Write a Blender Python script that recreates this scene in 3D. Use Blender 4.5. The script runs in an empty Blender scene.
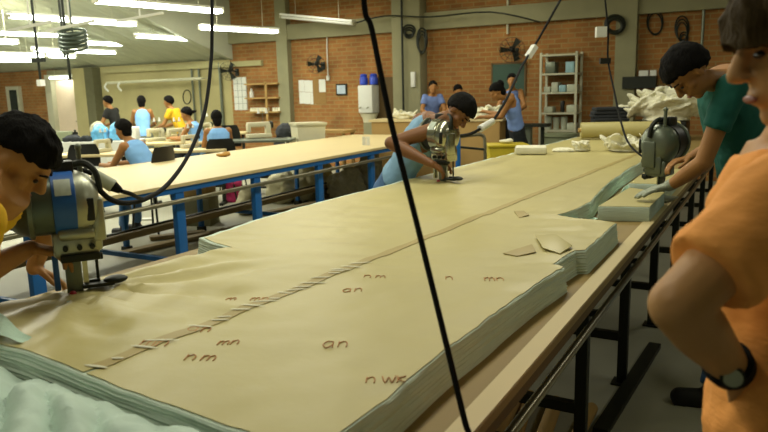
import bpy, math, random
from mathutils import Vector as V, Matrix, noise
random.seed(7)
C = bpy.context.scene
COL = C.collection
PI = math.pi

# ------------------------------------------------------------------ camera
F = 680.0; H = 1.62; ROLL = 0.025; PITCH = 0.18174; YAW = 0.518246
cp, sp, cy, sy = math.cos(PITCH), math.sin(PITCH), math.cos(YAW), math.sin(YAW)
RT = V((cy, sy, 0)); FH = V((-sy, cy, 0)); FW = V((-sy*cp, cy*cp, -sp)); UP = V((-sy*sp, cy*sp, cp))
cr, sr = math.cos(ROLL), math.sin(ROLL)
cam = bpy.data.cameras.new('camera'); co = bpy.data.objects.new('camera', cam); COL.objects.link(co)
cam.sensor_width = 36; cam.lens = F/768*36; cam.clip_start = .05; cam.clip_end = 100
rc = RT*cr - UP*sr; uc = RT*sr + UP*cr
m = Matrix((rc, uc, -FW)).transposed().to_4x4(); m.translation = V((0, 0, H)); co.matrix_world = m
C.camera = co
cam.dof.use_dof = True; cam.dof.focus_distance = 3.2; cam.dof.aperture_fstop = 4.5

# survey helpers: where a sight line of the photograph meets a plane of the room
def sight(x, y):
    a, b = x-384, 216-y
    a, b = cr*a + sr*b, -sr*a + cr*b
    return FW + RT*(a/F) + UP*(b/F)
def atz(x, y, z): d = sight(x, y); return V((0, 0, H)) + d*((z-H)/d.z)
def aty(x, y, Y): d = sight(x, y); return V((0, 0, H)) + d*(Y/d.y)
def atx(x, y, X): d = sight(x, y); return V((0, 0, H)) + d*(X/d.x)
def at(x, y, D): d = sight(x, y); return V((0, 0, H)) + d*(D/d.dot(FH))

# ------------------------------------------------------------------ materials
def lin(h):
    r = [int(h[i:i+2], 16)/255 for i in (0, 2, 4)]
    return [c/12.92 if c <= .04045 else ((c+.055)/1.055)**2.4 for c in r]
MATS = {}
def mat(name, hexc, rough=.6, metal=0, var=.12, scale=8, bump=0, bscale=40, stretch=None, emit=None, spec=.4, trans=0, sub=None):
    if name in MATS: return MATS[name]
    m = bpy.data.materials.new(name); m.use_nodes = True; MATS[name] = m
    nt = m.node_tree; b = nt.nodes['Principled BSDF']
    c = lin(hexc)
    b.inputs['Roughness'].default_value = rough; b.inputs['Metallic'].default_value = metal
    b.inputs['Specular IOR Level'].default_value = spec
    b.inputs['Transmission Weight'].default_value = trans
    tc = nt.nodes.new('ShaderNodeTexCoord'); mp = nt.nodes.new('ShaderNodeMapping')
    nt.links.new(tc.outputs['Object'], mp.inputs['Vector'])
    if stretch: mp.inputs['Scale'].default_value = stretch
    if var > 0:
        n = nt.nodes.new('ShaderNodeTexNoise'); n.inputs['Scale'].default_value = scale; n.inputs['Detail'].default_value = 5
        nt.links.new(mp.outputs['Vector'], n.inputs['Vector'])
        r = nt.nodes.new('ShaderNodeMix'); r.data_type = 'RGBA'
        r.inputs['A'].default_value = [x*(1-var) for x in c]+[1]; r.inputs['B'].default_value = [min(1, x*(1+var)) for x in c]+[1]
        nt.links.new(n.outputs['Fac'], r.inputs['Factor']); nt.links.new(r.outputs['Result'], b.inputs['Base Color'])
    else: b.inputs['Base Color'].default_value = c+[1]
    if bump:
        n2 = nt.nodes.new('ShaderNodeTexNoise'); n2.inputs['Scale'].default_value = bscale; n2.inputs['Detail'].default_value = 4
        nt.links.new(mp.outputs['Vector'], n2.inputs['Vector'])
        bp = nt.nodes.new('ShaderNodeBump'); bp.inputs['Strength'].default_value = bump; bp.inputs['Distance'].default_value = .01
        nt.links.new(n2.outputs['Fac'], bp.inputs['Height']); nt.links.new(bp.outputs['Normal'], b.inputs['Normal'])
    if emit:
        b.inputs['Emission Color'].default_value = lin(emit[0])+[1]; b.inputs['Emission Strength'].default_value = emit[1]
    return m
def brick(name, c1, c2, cm, w=.24, h=.085, off=.5, vertical=True):
    if name in MATS: return MATS[name]
    m = mat(name, c1, .9, var=0); nt = m.node_tree; b = nt.nodes['Principled BSDF']
    tc = nt.nodes.new('ShaderNodeTexCoord'); s = nt.nodes.new('ShaderNodeSeparateXYZ'); cb = nt.nodes.new('ShaderNodeCombineXYZ')
    nt.links.new(tc.outputs['Object'], s.inputs[0])
    ad = nt.nodes.new('ShaderNodeMath'); ad.operation = 'ADD'
    nt.links.new(s.outputs['X'], ad.inputs[0]); nt.links.new(s.outputs['Y'], ad.inputs[1])
    nt.links.new(ad.outputs[0], cb.inputs['X']); nt.links.new(s.outputs['Z'], cb.inputs['Y'])
    t = nt.nodes.new('ShaderNodeTexBrick'); t.offset = off
    t.inputs['Scale'].default_value = 1; t.inputs['Brick Width'].default_value = w; t.inputs['Row Height'].default_value = h
    t.inputs['Mortar Size'].default_value = .012; t.inputs['Mortar Smooth'].default_value = .3; t.inputs['Bias'].default_value = 0
    t.inputs['Color1'].default_value = lin(c1)+[1]; t.inputs['Color2'].default_value = lin(c2)+[1]; t.inputs['Mortar'].default_value = lin(cm)+[1]
    nt.links.new(cb.outputs[0], t.inputs['Vector'])
    n = nt.nodes.new('ShaderNodeTexNoise'); n.inputs['Scale'].default_value = 1.6; n.inputs['Detail'].default_value = 6
    nt.links.new(tc.outputs['Object'], n.inputs['Vector'])
    mx = nt.nodes.new('ShaderNodeMix'); mx.data_type = 'RGBA'; mx.blend_type = 'MULTIPLY'; mx.inputs['Factor'].default_value = .55
    rp = nt.nodes.new('ShaderNodeValToRGB'); rp.color_ramp.elements[0].color = (.45, .45, .45, 1); rp.color_ramp.elements[1].color = (1.25, 1.2, 1.1, 1)
    rp.color_ramp.elements[0].position = .3; rp.color_ramp.elements[1].position = .7
    nt.links.new(n.outputs['Fac'], rp.inputs['Fac']); nt.links.new(t.outputs['Color'], mx.inputs['A']); nt.links.new(rp.outputs['Color'], mx.inputs['B'])
    nt.links.new(mx.outputs['Result'], b.inputs['Base Color'])
    bp = nt.nodes.new('ShaderNodeBump'); bp.inputs['Strength'].default_value = .4; bp.invert = True
    nt.links.new(t.outputs['Fac'], bp.inputs['Height']); nt.links.new(bp.outputs['Normal'], b.inputs['Normal'])
    return m

# ------------------------------------------------------------------ geometry
def basis(d):
    d = d.normalized(); a = V((0, 0, 1)) if abs(d.z) < .9 else V((1, 0, 0))
    u = d.cross(a).normalized(); return u, d.cross(u).normalized()
class G:
    def __init__(s): s.v = []; s.f = []
    def add(s, vs, fs):
        o = len(s.v); s.v += [V(p) for p in vs]; s.f += [[i+o for i in f] for f in fs]; return s
    def box(s, c, d, rz=0, M=None):
        c = V(c); R = Matrix.Rotation(rz, 3, 'Z') if M is None else M
        vs = [c + R @ V((x*d[0]/2, y*d[1]/2, z*d[2]/2)) for x in (-1, 1) for y in (-1, 1) for z in (-1, 1)]
        return s.add(vs, [(0, 1, 3, 2), (4, 6, 7, 5), (0, 4, 5, 1), (2, 3, 7, 6), (0, 2, 6, 4), (1, 5, 7, 3)])
    def bar(s, p, q, w, h):                      # box between two points, w sideways and h in height
        p, q = V(p), V(q); d = (q-p).normalized(); a = V((0, 0, 1)) if abs(d.z) < .95 else V((0, 1, 0))
        u = d.cross(a).normalized(); n = u.cross(d)
        vs = [b + u*(i*w/2) + n*(j*h/2) for b in (p, q) for i in (-1, 1) for j in (-1, 1)]
        return s.add(vs, [(0, 1, 3, 2), (4, 6, 7, 5), (0, 4, 5, 1), (2, 3, 7, 6), (0, 2, 6, 4), (1, 5, 7, 3)])
    def loft(s, rings, n=16):                    # rings: (centre, u vec, v vec)
        vs = []; fs = []
        for c, u, w in rings:
            vs += [V(c) + V(u)*math.cos(2*PI*i/n) + V(w)*math.sin(2*PI*i/n) for i in range(n)]
        for k in range(len(rings)-1):
            for i in range(n):
                j = (i+1) % n; fs.append((k*n+i, k*n+j, k*n+n+j, k*n+n+i))
        fs.append(tuple(reversed(range(n)))); fs.append(tuple(range((len(rings)-1)*n, len(rings)*n)))
        return s.add(vs, fs)
    def cyl(s, p, q, r0, r1=None, n=16):
        r1 = r0 if r1 is None else r1; p, q = V(p), V(q); u, w = basis(q-p)
        return s.loft([(p, u*r0, w*r0), (q, u*r1, w*r1)], n)
    def cap(s, p, q, r0, r1=None, n=14):         # tapered capsule
        r1 = r0 if r1 is None else r1; p, q = V(p), V(q); d = (q-p)
        d = d.normalized() if d.length > 1e-6 else V((0, 0, 1)); u, w = basis(d); R = []
        for t in (-.95, -.7, -.35): R.append((p + d*(t*r0), u*r0*math.sqrt(1-t*t), w*r0*math.sqrt(1-t*t)))
        R += [(p, u*r0, w*r0), (q, u*r1, w*r1)]
        for t in (.35, .7, .95): R.append((q + d*(t*r1), u*r1*math.sqrt(1-t*t), w*r1*math.sqrt(1-t*t)))
        return s.loft(R, n)
    def ell(s, c, r, B=None, n=16, m=10):
        B = B or (V((1, 0, 0)), V((0, 1, 0)), V((0, 0, 1))); c = V(c); R = []
        for k in range(1, m):
            t = -math.cos(PI*k/m); q = math.sin(PI*k/m)
            R.append((c + B[2]*(r[2]*t), B[0]*(r[0]*q), B[1]*(r[1]*q)))
        R = [(c - B[2]*r[2]*.995, B[0]*r[0]*.05, B[1]*r[1]*.05)] + R + [(c + B[2]*r[2]*.995, B[0]*r[0]*.05, B[1]*r[1]*.05)]
        return s.loft(R, n)
    def tube(s, pts, r, n=8, sub=4):
        P = [V(p) for p in pts]; Q = []
        if sub > 1 and len(P) > 2:
            for i in range(len(P)-1):
                a, b, c, d = P[max(i-1, 0)], P[i], P[i+1], P[min(i+2, len(P)-1)]
                for k in range(sub):
                    t = k/sub; Q.append(.5*((2*b) + (c-a)*t + (2*a-5*b+4*c-d)*t*t + (3*b-a-3*c+d)*t**3))
            Q.append(P[-1])
        else: Q = P
        R = []; u = None
        for i, p in enumerate(Q):
            d = (Q[min(i+1, len(Q)-1)] - Q[max(i-1, 0)]).normalized()
            if u is None: u, w = basis(d)
            else:
                u = (u - d*u.dot(d)).normalized()
            w = d.cross(u); R.append((p, u*r, w*r))
        return s.loft(R, n)
    def prism(s, poly, z0, z1):
        n = len(poly); vs = [V((x, y, z0)) for x, y in poly] + [V((x, y, z1)) for x, y in poly]
        return s.add(vs, [tuple(reversed(range(n))), tuple(range(n, 2*n))] + [(i, (i+1) % n, n+(i+1) % n, n+i) for i in range(n)])
    def grid(s, nx, ny, fn, close=None):         # close: z of a flat underside, makes it a solid
        vs = [V(fn(i/nx, j/ny)) for j in range(ny+1) for i in range(nx+1)]
        fs = [(j*(nx+1)+i, j*(nx+1)+i+1, (j+1)*(nx+1)+i+1, (j+1)*(nx+1)+i) for j in range(ny) for i in range(nx)]
        if close is not None:
            ring = [i for i in range(nx+1)] + [j*(nx+1)+nx for j in range(1, ny+1)] + [ny*(nx+1)+i for i in range(nx-1, -1, -1)] + [j*(nx+1) for j in range(ny-1, 0, -1)]
            o = len(vs); vs += [V((vs[i].x, vs[i].y, close)) for i in ring]; k = len(ring)
            fs += [(ring[(i+1) % k], ring[i], o+i, o+(i+1) % k) for i in range(k)]; fs.append(tuple(o+i for i in reversed(range(k))))
        return s.add(vs, fs)
def wpos(o):
    p = V((0, 0, 0))
    while o: p += o.location; o = o.parent
    return p
def build(name, g, m, parent=None, smooth=True, bevel=0, voxel=0, sm=2, wrinkle=0, wscale=9, origin=None, loc=None):
    """links the collected shapes as ONE mesh object; shapes are given in room coordinates"""
    o0 = V(origin) if origin is not None else (wpos(parent) if parent else V((0, 0, 0)))
    me = bpy.data.meshes.new(name); me.from_pydata([p-o0 for p in g.v], [], g.f); me.update()
    o = bpy.data.objects.new(name, me); COL.objects.link(o)
    if voxel or bevel:
        if voxel:
            r = o.modifiers.new('r', 'REMESH'); r.mode = 'VOXEL'; r.voxel_size = voxel
            if sm: s_ = o.modifiers.new('s', 'SMOOTH'); s_.factor = .5; s_.iterations = sm
        if bevel:
            b = o.modifiers.new('b', 'BEVEL'); b.width = bevel; b.segments = 2; b.limit_method = 'ANGLE'
        dg = bpy.context.evaluated_depsgraph_get(); dg.update()
        me2 = bpy.data.meshes.new_from_object(o.evaluated_get(dg)); o.modifiers.clear(); o.data = me2
        bpy.data.meshes.remove(me); me = me2; me.name = name
    if wrinkle:
        nrm = [v.normal.copy() for v in me.vertices]
        for v, n in zip(me.vertices, nrm):
            p = v.co + o0
            v.co += n*(wrinkle*(noise.noise(p*wscale) + .5*noise.noise(p*wscale*2.3)))
    me.materials.clear(); me.materials.append(m)
    if smooth:
        for p in me.polygons: p.use_smooth = True
        if not voxel:
            try: me.set_sharp_from_angle(angle=math.radians(40))
            except Exception: pass
    if parent: o.parent = parent
    if origin is not None: o.location = (o0 if not parent else o0 - wpos(parent))
    return o
def tag(o, label=None, cat=None, group=None, kind=None):
    if label: o['label'] = label
    if cat: o['category'] = cat
    if group: o['group'] = group
    if kind: o['kind'] = kind
    return o
def thing(name, label, cat, loc, group=None, rz=0):
    o = bpy.data.objects.new(name, None); COL.objects.link(o); o.location = V(loc); o.rotation_euler = (0, 0, rz); o.empty_display_size = .1
    return tag(o, label, cat, group)
def dup(root, loc, rz, label, group=None):
    r = root.copy(); COL.objects.link(r); r.location = V(loc); r.rotation_euler = (0, 0, rz); tag(r, label, None, group)
    for ch in list(root.children):
        c = ch.copy(); COL.objects.link(c); c.parent = r
        for g in ch.children:
            d = g.copy(); COL.objects.link(d); d.parent = c
    return r
def one(name, g, m, label, cat, group=None, **k):
    xs = [p.x for p in g.v]; ys = [p.y for p in g.v]; zs = [p.z for p in g.v]
    return tag(build(name, g, m, origin=((min(xs)+max(xs))/2, (min(ys)+max(ys))/2, min(zs)), **k), label, cat, group)
def struct(name, g, m, **k): return tag(build(name, g, m, **k), kind='structure')
def fbm(x, y, s=0, o=4): return noise.fractal(V((x, y, s)), 1.0, 2.0, o)
def ridge(x, y, s=0): return 1-2*abs(noise.noise(V((x, y, s))))

# ------------------------------------------------------------------ palette
M_paper = mat('kraft_paper', 'b9ae74', .42, var=.08, scale=2.5, bump=.25, bscale=9)
M_tape = mat('brown_tape', 'a59358', .5, var=.1)
M_mint = mat('mint_fabric', 'bcd8c4', .85, var=.1, scale=14, bump=.3, bscale=60)
M_mintlay = mat('mint_fabric_layers', 'ccdccb', .9, var=.14, scale=5, bump=.5, bscale=10, stretch=(1.2, 1.2, 26))
M_mintp = mat('pale_mint_cloth', 'c2d6c8', .85, var=.14, scale=6, bump=.4, bscale=25)
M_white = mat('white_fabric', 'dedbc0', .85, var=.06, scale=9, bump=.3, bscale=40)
M_wood = mat('table_plywood', '8f7946', .6, var=.18, scale=3, stretch=(6, .6, 6))
M_woodp = mat('pale_table_board', 'cbb988', .5, var=.07, scale=2.5, stretch=(2, .5, 2))
M_dirtyw = mat('worn_wood', '857450', .75, var=.3, scale=4, stretch=(5, .5, 5))
M_edge = mat('wood_edge', '5d4a28', .7, var=.25, scale=6)
M_dark = mat('dark_steel', '1f2318', .5, var=.2, metal=.3)
M_pipe = mat('worn_pipe', '8c8770', .3, metal=.8, var=.25, scale=20)
M_blue = mat('blue_painted_steel', '1a63a8', .45, var=.12)
M_black = mat('black_plastic', '14150f', .45, var=.1)
M_rubber = mat('black_rubber', '0b0c09', .8, spec=.2, var=.1)
M_grip = mat('grey_plastic', 'a5aa92', .5, var=.08)
M_chrome = mat('polished_metal', 'b8b8a4', .22, metal=.95, var=.15, scale=25)
M_grey = mat('grey_enamel', '6d7464', .35, metal=.5, var=.2)
M_green = mat('motor_grey_green', '59655a', .35, metal=.4, var=.15)
M_mblue = mat('motor_blue', '2a5fa8', .4, var=.08)
M_label = mat('pale_label', 'b9c4b4', .5, var=.25, scale=60)
M_red = mat('red_pencil', 'bb8552', .7, var=.1)
M_cream = mat('cream_enamel', 'c4bfa0', .4, var=.08)
M_conc = mat('concrete', '878465', .9, var=.16, scale=3, bump=.3, bscale=20)
M_plast = mat('olive_plaster', 'a39a6c', .92, var=.2, scale=1.6, bump=.3, bscale=12)
M_floor = mat('floor_concrete', '9d9c88', .6, var=.25, scale=1.3, bump=.15, bscale=8)
M_roof = mat('roof_sheet', 'b4b7a0', .8, var=.2, scale=2.2, stretch=(9, .7, 1))
M_brick = brick('bare_brick', '9c6c3b', '8c5d2e', '947c4c')
M_tubeon = mat('lit_tube', 'ffffff', .5, var=0, emit=('f8fff2', 14))
M_doorp = mat('cream_door', 'd9c6ac', .6, var=.05)
M_pframe = mat('pale_frame', 'b4b298', .7, var=.1)
M_paperw = mat('white_paper', 'cfd0c6', .7, var=.05)
M_cork = mat('cork_board', '8a6b3a', .85, var=.15, scale=20)
M_board = mat('green_chalkboard', '2f4a3c', .6, var=.15, scale=4)
M_bwater = mat('blue_bottle', '2b46b4', .3, var=.1)
M_yellow = mat('yellow_plastic', 'b8a421', .5, var=.12)
M_tub = mat('grey_green_plastic', '7f8668', .55, var=.1)
M_bluebag = mat('blue_plastic_bag', '62a8d2', .35, var=.35, scale=30)
M_jeans = mat('dark_denim', '2a2d30', .9, var=.2, scale=30)
M_card = mat('cardboard', 'a98950', .8, var=.12)
M_sackg = mat('grey_mesh_sack', '8a8670', .9, var=.35, scale=18, bump=.6, bscale=40)
M_sackw = mat('white_sack', 'b9b494', .85, var=.15, scale=10, bump=.4)
M_white_en = mat('white_enamel', 'e4e6da', .5, var=.03)
M_pink = mat('pink_cloth', 'b03060', .85, var=.12)

# ------------------------------------------------------------------ room
WY = 12.5
def plane_xz(x0, x1, z0, z1, y, t=.2): return G().box(((x0+x1)/2, y+t/2, (z0+z1)/2), (x1-x0, t, z1-z0))
struct('floor', G().box((-8, 5, -.05), (36, 22, .1)), M_floor)
struct('wall_back', plane_xz(-11.2, 9, 0, 4.4, WY), M_brick)
struct('wall_back_left', plane_xz(-16.6, -11.2, 0, 2.44, WY), M_plast)
struct('wall_left', plane_xz(-26, -17.75, 0, 2.44, WY), M_brick)
struct('wall_right', G().box((6.1, 5, 2.2), (.2, 15, 4.4)), M_plast)
struct('ceiling', G().box((-8, 0, 4.45), (36, 12.3, .1)).box((-1.1, 9.3, 4.45), (20.2, 6.6, .1)), M_roof)
# pitched sheet roof of the left hall: falls towards the back wall
g = G(); n = 150
def roof_pt(u, v):
    x = -26 + u*14.8; return (x, 6.05+v*6.65, 4.41 - v*2.0 + .03*math.sin(x*18))
g.grid(220, 6, roof_pt)
struct('ceiling_left', g, M_roof)
struct('trim_1', G().add([(-11.2, 6, 4.4), (-11.2, 12.5, 2.42), (-11.2, 12.5, 4.4), (-11.1, 6, 4.4), (-11.1, 12.5, 2.42), (-11.1, 12.5, 4.4)], [(0, 1, 2), (3, 5, 4), (0, 3, 4, 1), (1, 4, 5, 2), (2, 5, 3, 0)]), M_roof, smooth=False)
# concrete beam and columns
struct('trim_2', G().box((-1.1, WY-.04, 2.94), (20.2, .16, .32)), M_conc)
struct('trim_3', G().box((-6.36, WY-.16, 2.2), (.62, .32, 4.4)), M_conc, bevel=.015)
struct('trim_4', G().box((-9.54, WY-.06, 2.2), (.3, .18, 4.4)), M_conc)
struct('trim_5', G().box((-2.24, WY-.08, 2.2), (.34, .22, 4.4)), M_conc)
struct('trim_6', G().box((-16.42, WY-.08, 1.22), (.5, .24, 2.42)), M_plast)
struct('trim_7', G().box((-15.95, WY-.1, 1.22), (.34, .3, 2.42)), mat('dark_plaster', '5c5a40', .9, var=.2))
struct('trim_8', G().box((-12.9, WY-.03, 2.32), (5.4, .1, .12)), mat('pale_plaster', 'a29c70', .9, var=.1))
# doorway with a pale door and its lamp
d1 = struct('door_1', G().box((-17.2, WY+.02, 1.07), (1.1, .06, 2.14)), M_doorp)
build('door_handle', G().cyl((-16.78, WY-.01, 1.0), (-16.78, WY-.07, 1.0), .02).cyl((-16.78, WY-.07, 1.0), (-16.9, WY-.07, 1.0), .012), M_chrome, d1)
struct('trim_9', G().box((-17.85, WY-.06, 1.15), (.26, .18, 2.3)), M_pframe)
struct('trim_10', G().box((-17.2, WY-.02, 2.3), (1.5, .1, .24)), M_conc)
w1 = struct('window_1', G().box((-19.62, WY-.04, 1.42), (.62, .12, 1.2)), M_pframe)
build('window_pane', G().box((-19.58, WY-.105, 1.42), (.34, .02, 1.0)), mat('dark_glass', '2a3026', .2, var=.1), w1)

# ------------------------------------------------------------------ fluorescent lights and added area lights
def fixture(p, q, label, lit=True, drop=None, on=M_tubeon):
    p, q = V(p), V(q); c = (p+q)/2; t = thing('ceiling_light', label, 'ceiling light', c, 'fluorescent ceiling lights')
    d = (q-p).normalized(); u = d.cross(V((0, 0, 1))).normalized()
    build('housing', G().bar(p+V((0, 0, .055)), q+V((0, 0, .055)), .17, .04), M_white_en, t)
    for s in (-1, 1):
        build('tube', G().cyl(p+u*s*.045+d*.03, q+u*s*.045-d*.03, .03, n=10), on if lit else M_paperw, t)
    for e in (p, q): build('end_cap', G().bar(e-d*.015, e+d*.015, .16, .05), M_pframe, t)
    top = drop if drop else 4.4
    for k in (.2, .8):
        a = p.lerp(q, k)+V((0, 0, .07)); zt = top
        if a.x < -11.2 and a.y > 6: zt = 4.41-(a.y-6.05)/6.65*2.0
        build('hanger', G().cyl(a, (a.x, a.y, max(zt, a.z+.05)), .006, n=6), M_pframe, t)
    return t
for (a, b, z, lab) in (
    ((8, 16), (135, 25), 3.0, 'long lit fluorescent ceiling light, the large upper one at far left'),
    ((95, 1), (221, 12), 3.0, 'lit fluorescent ceiling light cut by the top edge, nearest of all'),
    ((-62, 31), (62, 36), 2.95, 'lit fluorescent ceiling light left of the dangling hose coil, running out of the left edge'),
    ((84, 43), (164, 47), 2.85, 'short lit fluorescent ceiling light just right of the dangling hose coil'),
    ((136, 36), (213, 41), 2.85, 'lit fluorescent ceiling light between the near one and the wall tube lamps, in mid hall'),
    ((201, 28), (277, 32), 2.9, 'rightmost lit fluorescent ceiling light, in front of the brick wall'),
    ((-40, 41), (17, 43), 2.8, 'lit fluorescent ceiling light at the left edge, its end only showing'),
    ((33, 50), (62, 51), 2.6, 'short lit fluorescent ceiling light left of the dark hanging bracket'),
    ((73, 51), (114, 53), 2.62, 'lit fluorescent ceiling light under the hose coil, towards the olive wall'),
    ((-45, 54.5), (44, 56), 2.62, 'low lit fluorescent ceiling light over the left brick wall'),
    ((49, 56), (74, 57), 2.55, 'very short lit fluorescent ceiling light above the bright doorway'),
    ((-40, 60), (36, 61), 2.57, 'lowest lit fluorescent ceiling light at the far left')):
    fixture(atz(*a, z), atz(*b, z), lab)
fixture(aty(282, 17, 12.1), aty(354, 24, 12.1), 'unlit fluorescent tube fixture high on the brick wall', lit=False)
fixture(V((-17.6, 12.3, 2.2)), V((-16.75, 12.3, 2.2)), 'small lit lamp over the top of the pale door', drop=2.28)
def lamp(x, y, z, sx, sy, pw, rz=0, col=(1, .97, .80)):
    l = bpy.data.lights.new('unseen_area_light', 'AREA'); l.shape = 'RECTANGLE'; l.size = sx; l.size_y = sy; l.energy = pw; l.color = col
    o = bpy.data.objects.new('unseen_area_light', l); COL.objects.link(o); o.location = (x, y, z); o.rotation_euler = (0, 0, rz)
for (x, y, pw) in ((-2.0, .4, 30), (-1.9, 3.6, 66), (-1.9, 7.2, 62), (-5.6, 3.6, 78), (-5.6, 7.6, 78), (-9, 4.5, 160), (-9.5, 8.6, 150), (-13.5, 5, 210), (-14, 8.8, 190), (-18.5, 6, 130), (-19, 9.5, 90), (-4.5, 10.3, 34), (-8, 10.6, 36), (1.8, 8.5, 32), (2.5, 3.5, 20)):  # unseen area lights added overhead to brighten the hall, without fixtures
    lamp(x, y, 3.9 if y < 8 else 3.45, .5, 2.4, pw)
w = bpy.data.worlds.new('world'); C.world = w; w.use_nodes = True
w.node_tree.nodes['Background'].inputs['Color'].default_value = (.9, .95, .75, 1); w.node_tree.nodes['Background'].inputs['Strength'].default_value = .12
C.view_settings.view_transform = 'Standard'; C.view_settings.look = 'None'; C.view_settings.exposure = 0; C.view_settings.gamma = 1

# ------------------------------------------------------------------ main cutting table
t = thing('cutting_table', 'long plywood cutting table on dark steel legs carrying the wide fabric stack', 'table', (-1.5, .2, 0))
TX0, TX1 = -2.37, -.508; TT = .895
build('tabletop', G().box(((TX0+TX1)/2, 5.2, TT-.0125), (TX1-TX0, 10.4, .025)), M_wood, t)
build('edge_strip', G().box((TX1-.012, 5.2, TT-.04), (.024, 10.4, .03)), M_edge, t)
build('edge_strip', G().box((TX0+.012, 5.2, TT-.04), (.024, 10.4, .03)), M_edge, t)
for y in (.4, 1.6, 2.75, 3.7, 4.75, 5.9, 7.1, 8.3, 9.5):
    for x in (-.625, -2.28):
        build('leg', G().box((x, y, .425), (.05, .05, .85)), M_dark, t, bevel=.004)
        build('foot_plate', G().box((x, y, .006), (.1, .1, .012)), M_dark, t)
    build('cross_bar', G().box((-1.45, y, .27), (1.62, .04, .045)), M_dark, t)
    build('top_bar', G().box((-1.45, y, .845), (1.62, .04, .04)), M_dark, t)
for x in (-.64, -2.28): build('apron', G().box((x, 5.2, .842), (.03, 10.2, .05)), M_dark, t)
build('edge_board', G().box((TX1-.03, 5.2, TT+.002), (.055, 10.4, .004)), M_woodp, t)
build('stretcher', G().box((-1.2, 5.2, .315), (.05, 10.0, .045)), M_dark, t)
build('rail', G().cyl((-.56, .5, .70), (-.56, 10.2, .70), .016), M_pipe, t)
for y in (1.6, 2.75, 3.7, 4.75, 5.9, 7.1): build('rail_bracket', G().box((-.585, y, .70), (.05, .03, .025)), M_dark, t)

# ------------------------------------------------------------------ fabric stack and its paper
ZT = .98
LEFT = [(.93, -2.06), (1.5, -2.06), (2.02, -1.97), (2.10, -1.96), (2.22, -2.24), (3.0, -2.31), (4.4, -2.28), (6.6, -2.22), (8.75, -2.15)]
RIGHT = [(.93, -.665), (1.5, -.66), (2.0, -.64), (2.36, -.61), (2.38, -.655), (2.62, -.635), (2.64, -.60), (3.24, -.60), (3.27, -.70), (3.33, -.90), (3.5, -.865), (3.8, -.845), (4.4, -.90), (5.3, -.93), (6.2, -.92), (7.3, -.89), (8.75, -.9)]
def interp(T, y):
    if y <= T[0][0]: return T[0][1]
    for (a, b), (c, d) in zip(T, T[1:]):
        if y <= c: return b + (d-b)*(y-a)/(c-a)
    return T[-1][1]
def seamx(y): return -1.367 + (y-.958)*.0535
ROWS = sorted(set([.93 + i*.04 for i in range(56)] + [3.17 + i*.085 for i in range(66)] + [y for y, _ in LEFT] + [y for y, _ in RIGHT] + [2.37, 3.26, 3.3, 3.35]))
ROWS = [y for y in ROWS if y <= 8.75]
def nearshift(x, y): return y + max(0, 1.2-y)/.27*(-.085*(x+1.1)) if y < 1.2 else y   # skew near end
def topz(x, y):
    z = .004*noise.noise(V((x*5, y*5, 1))) + .003*ridge(x*2.2+y*1.2, y*7-x*2, 8) + .003*noise.noise(V((x*13, y*9, 4)))
    dx, dy = x+1.98, y-1.42; r = math.hypot(dx, dy)
    if r < 1.1: z += (.011*math.sin(math.atan2(dy, dx)*13 + 3*noise.noise(V((x*3, y*3, 2))))+.006*ridge(x*4+y*3, y*9-x*4, 7))*math.exp(-((r-.30)/.34)**2)
    e = x - interp(RIGHT, y)
    if e > -.5: z += .005*ridge(x*7+y*2, y*11, 3)*max(0, 1+e/.5)
    return z
g = G(); NL = 17; NU = 56; base = 0
top = []
for y in ROWS:
    xl, xr = interp(LEFT, y), interp(RIGHT, y)
    top.append([V((xl+(xr-xl)*i/NU, nearshift(xl+(xr-xl)*i/NU, y), ZT + topz(xl+(xr-xl)*i/NU, y))) for i in range(NU+1)])
vs = [p for r in top for p in r]; nr = len(ROWS)
fs = [(j*(NU+1)+i, j*(NU+1)+i+1, (j+1)*(NU+1)+i+1, (j+1)*(NU+1)+i) for j in range(nr-1) for i in range(NU)]
ring = [i for i in range(NU+1)] + [j*(NU+1)+NU for j in range(1, nr)] + [(nr-1)*(NU+1)+i for i in range(NU-1, -1, -1)] + [j*(NU+1) for j in range(nr-2, 0, -1)]
prev = ring; K = len(ring)
for l in range(1, NL+1):
    o = len(vs); f = l/NL
    for k, i in enumerate(ring):
        p = vs[i]; q = vs[ring[(k+1) % K]]; q0 = vs[ring[k-1]]; d = (q-q0); nrm = V((d.y, -d.x, 0)); nrm = nrm.normalized() if nrm.length else nrm
        off = .0045*noise.noise(V((p.x*5, p.y*5, l*3.1))) + (.002 if l % 2 else -.0015) + .012*f
        vs.append(V((p.x+nrm.x*off, p.y+nrm.y*off, p.z + (TT+.0005-p.z)*f)))
    cur = list(range(o, o+K))
    fs += [(prev[(k+1) % K], prev[k], cur[k], cur[(k+1) % K]) for k in range(K)]; prev = cur
fs.append(tuple(reversed(prev)))
g.add(vs, fs)
st = thing('fabric_stack', 'wide stack of pale mint fabric layers spread along the cutting table', 'fabric', (-1.45, .93, TT))
build('fabric_layers', g, M_mintlay, st)
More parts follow.
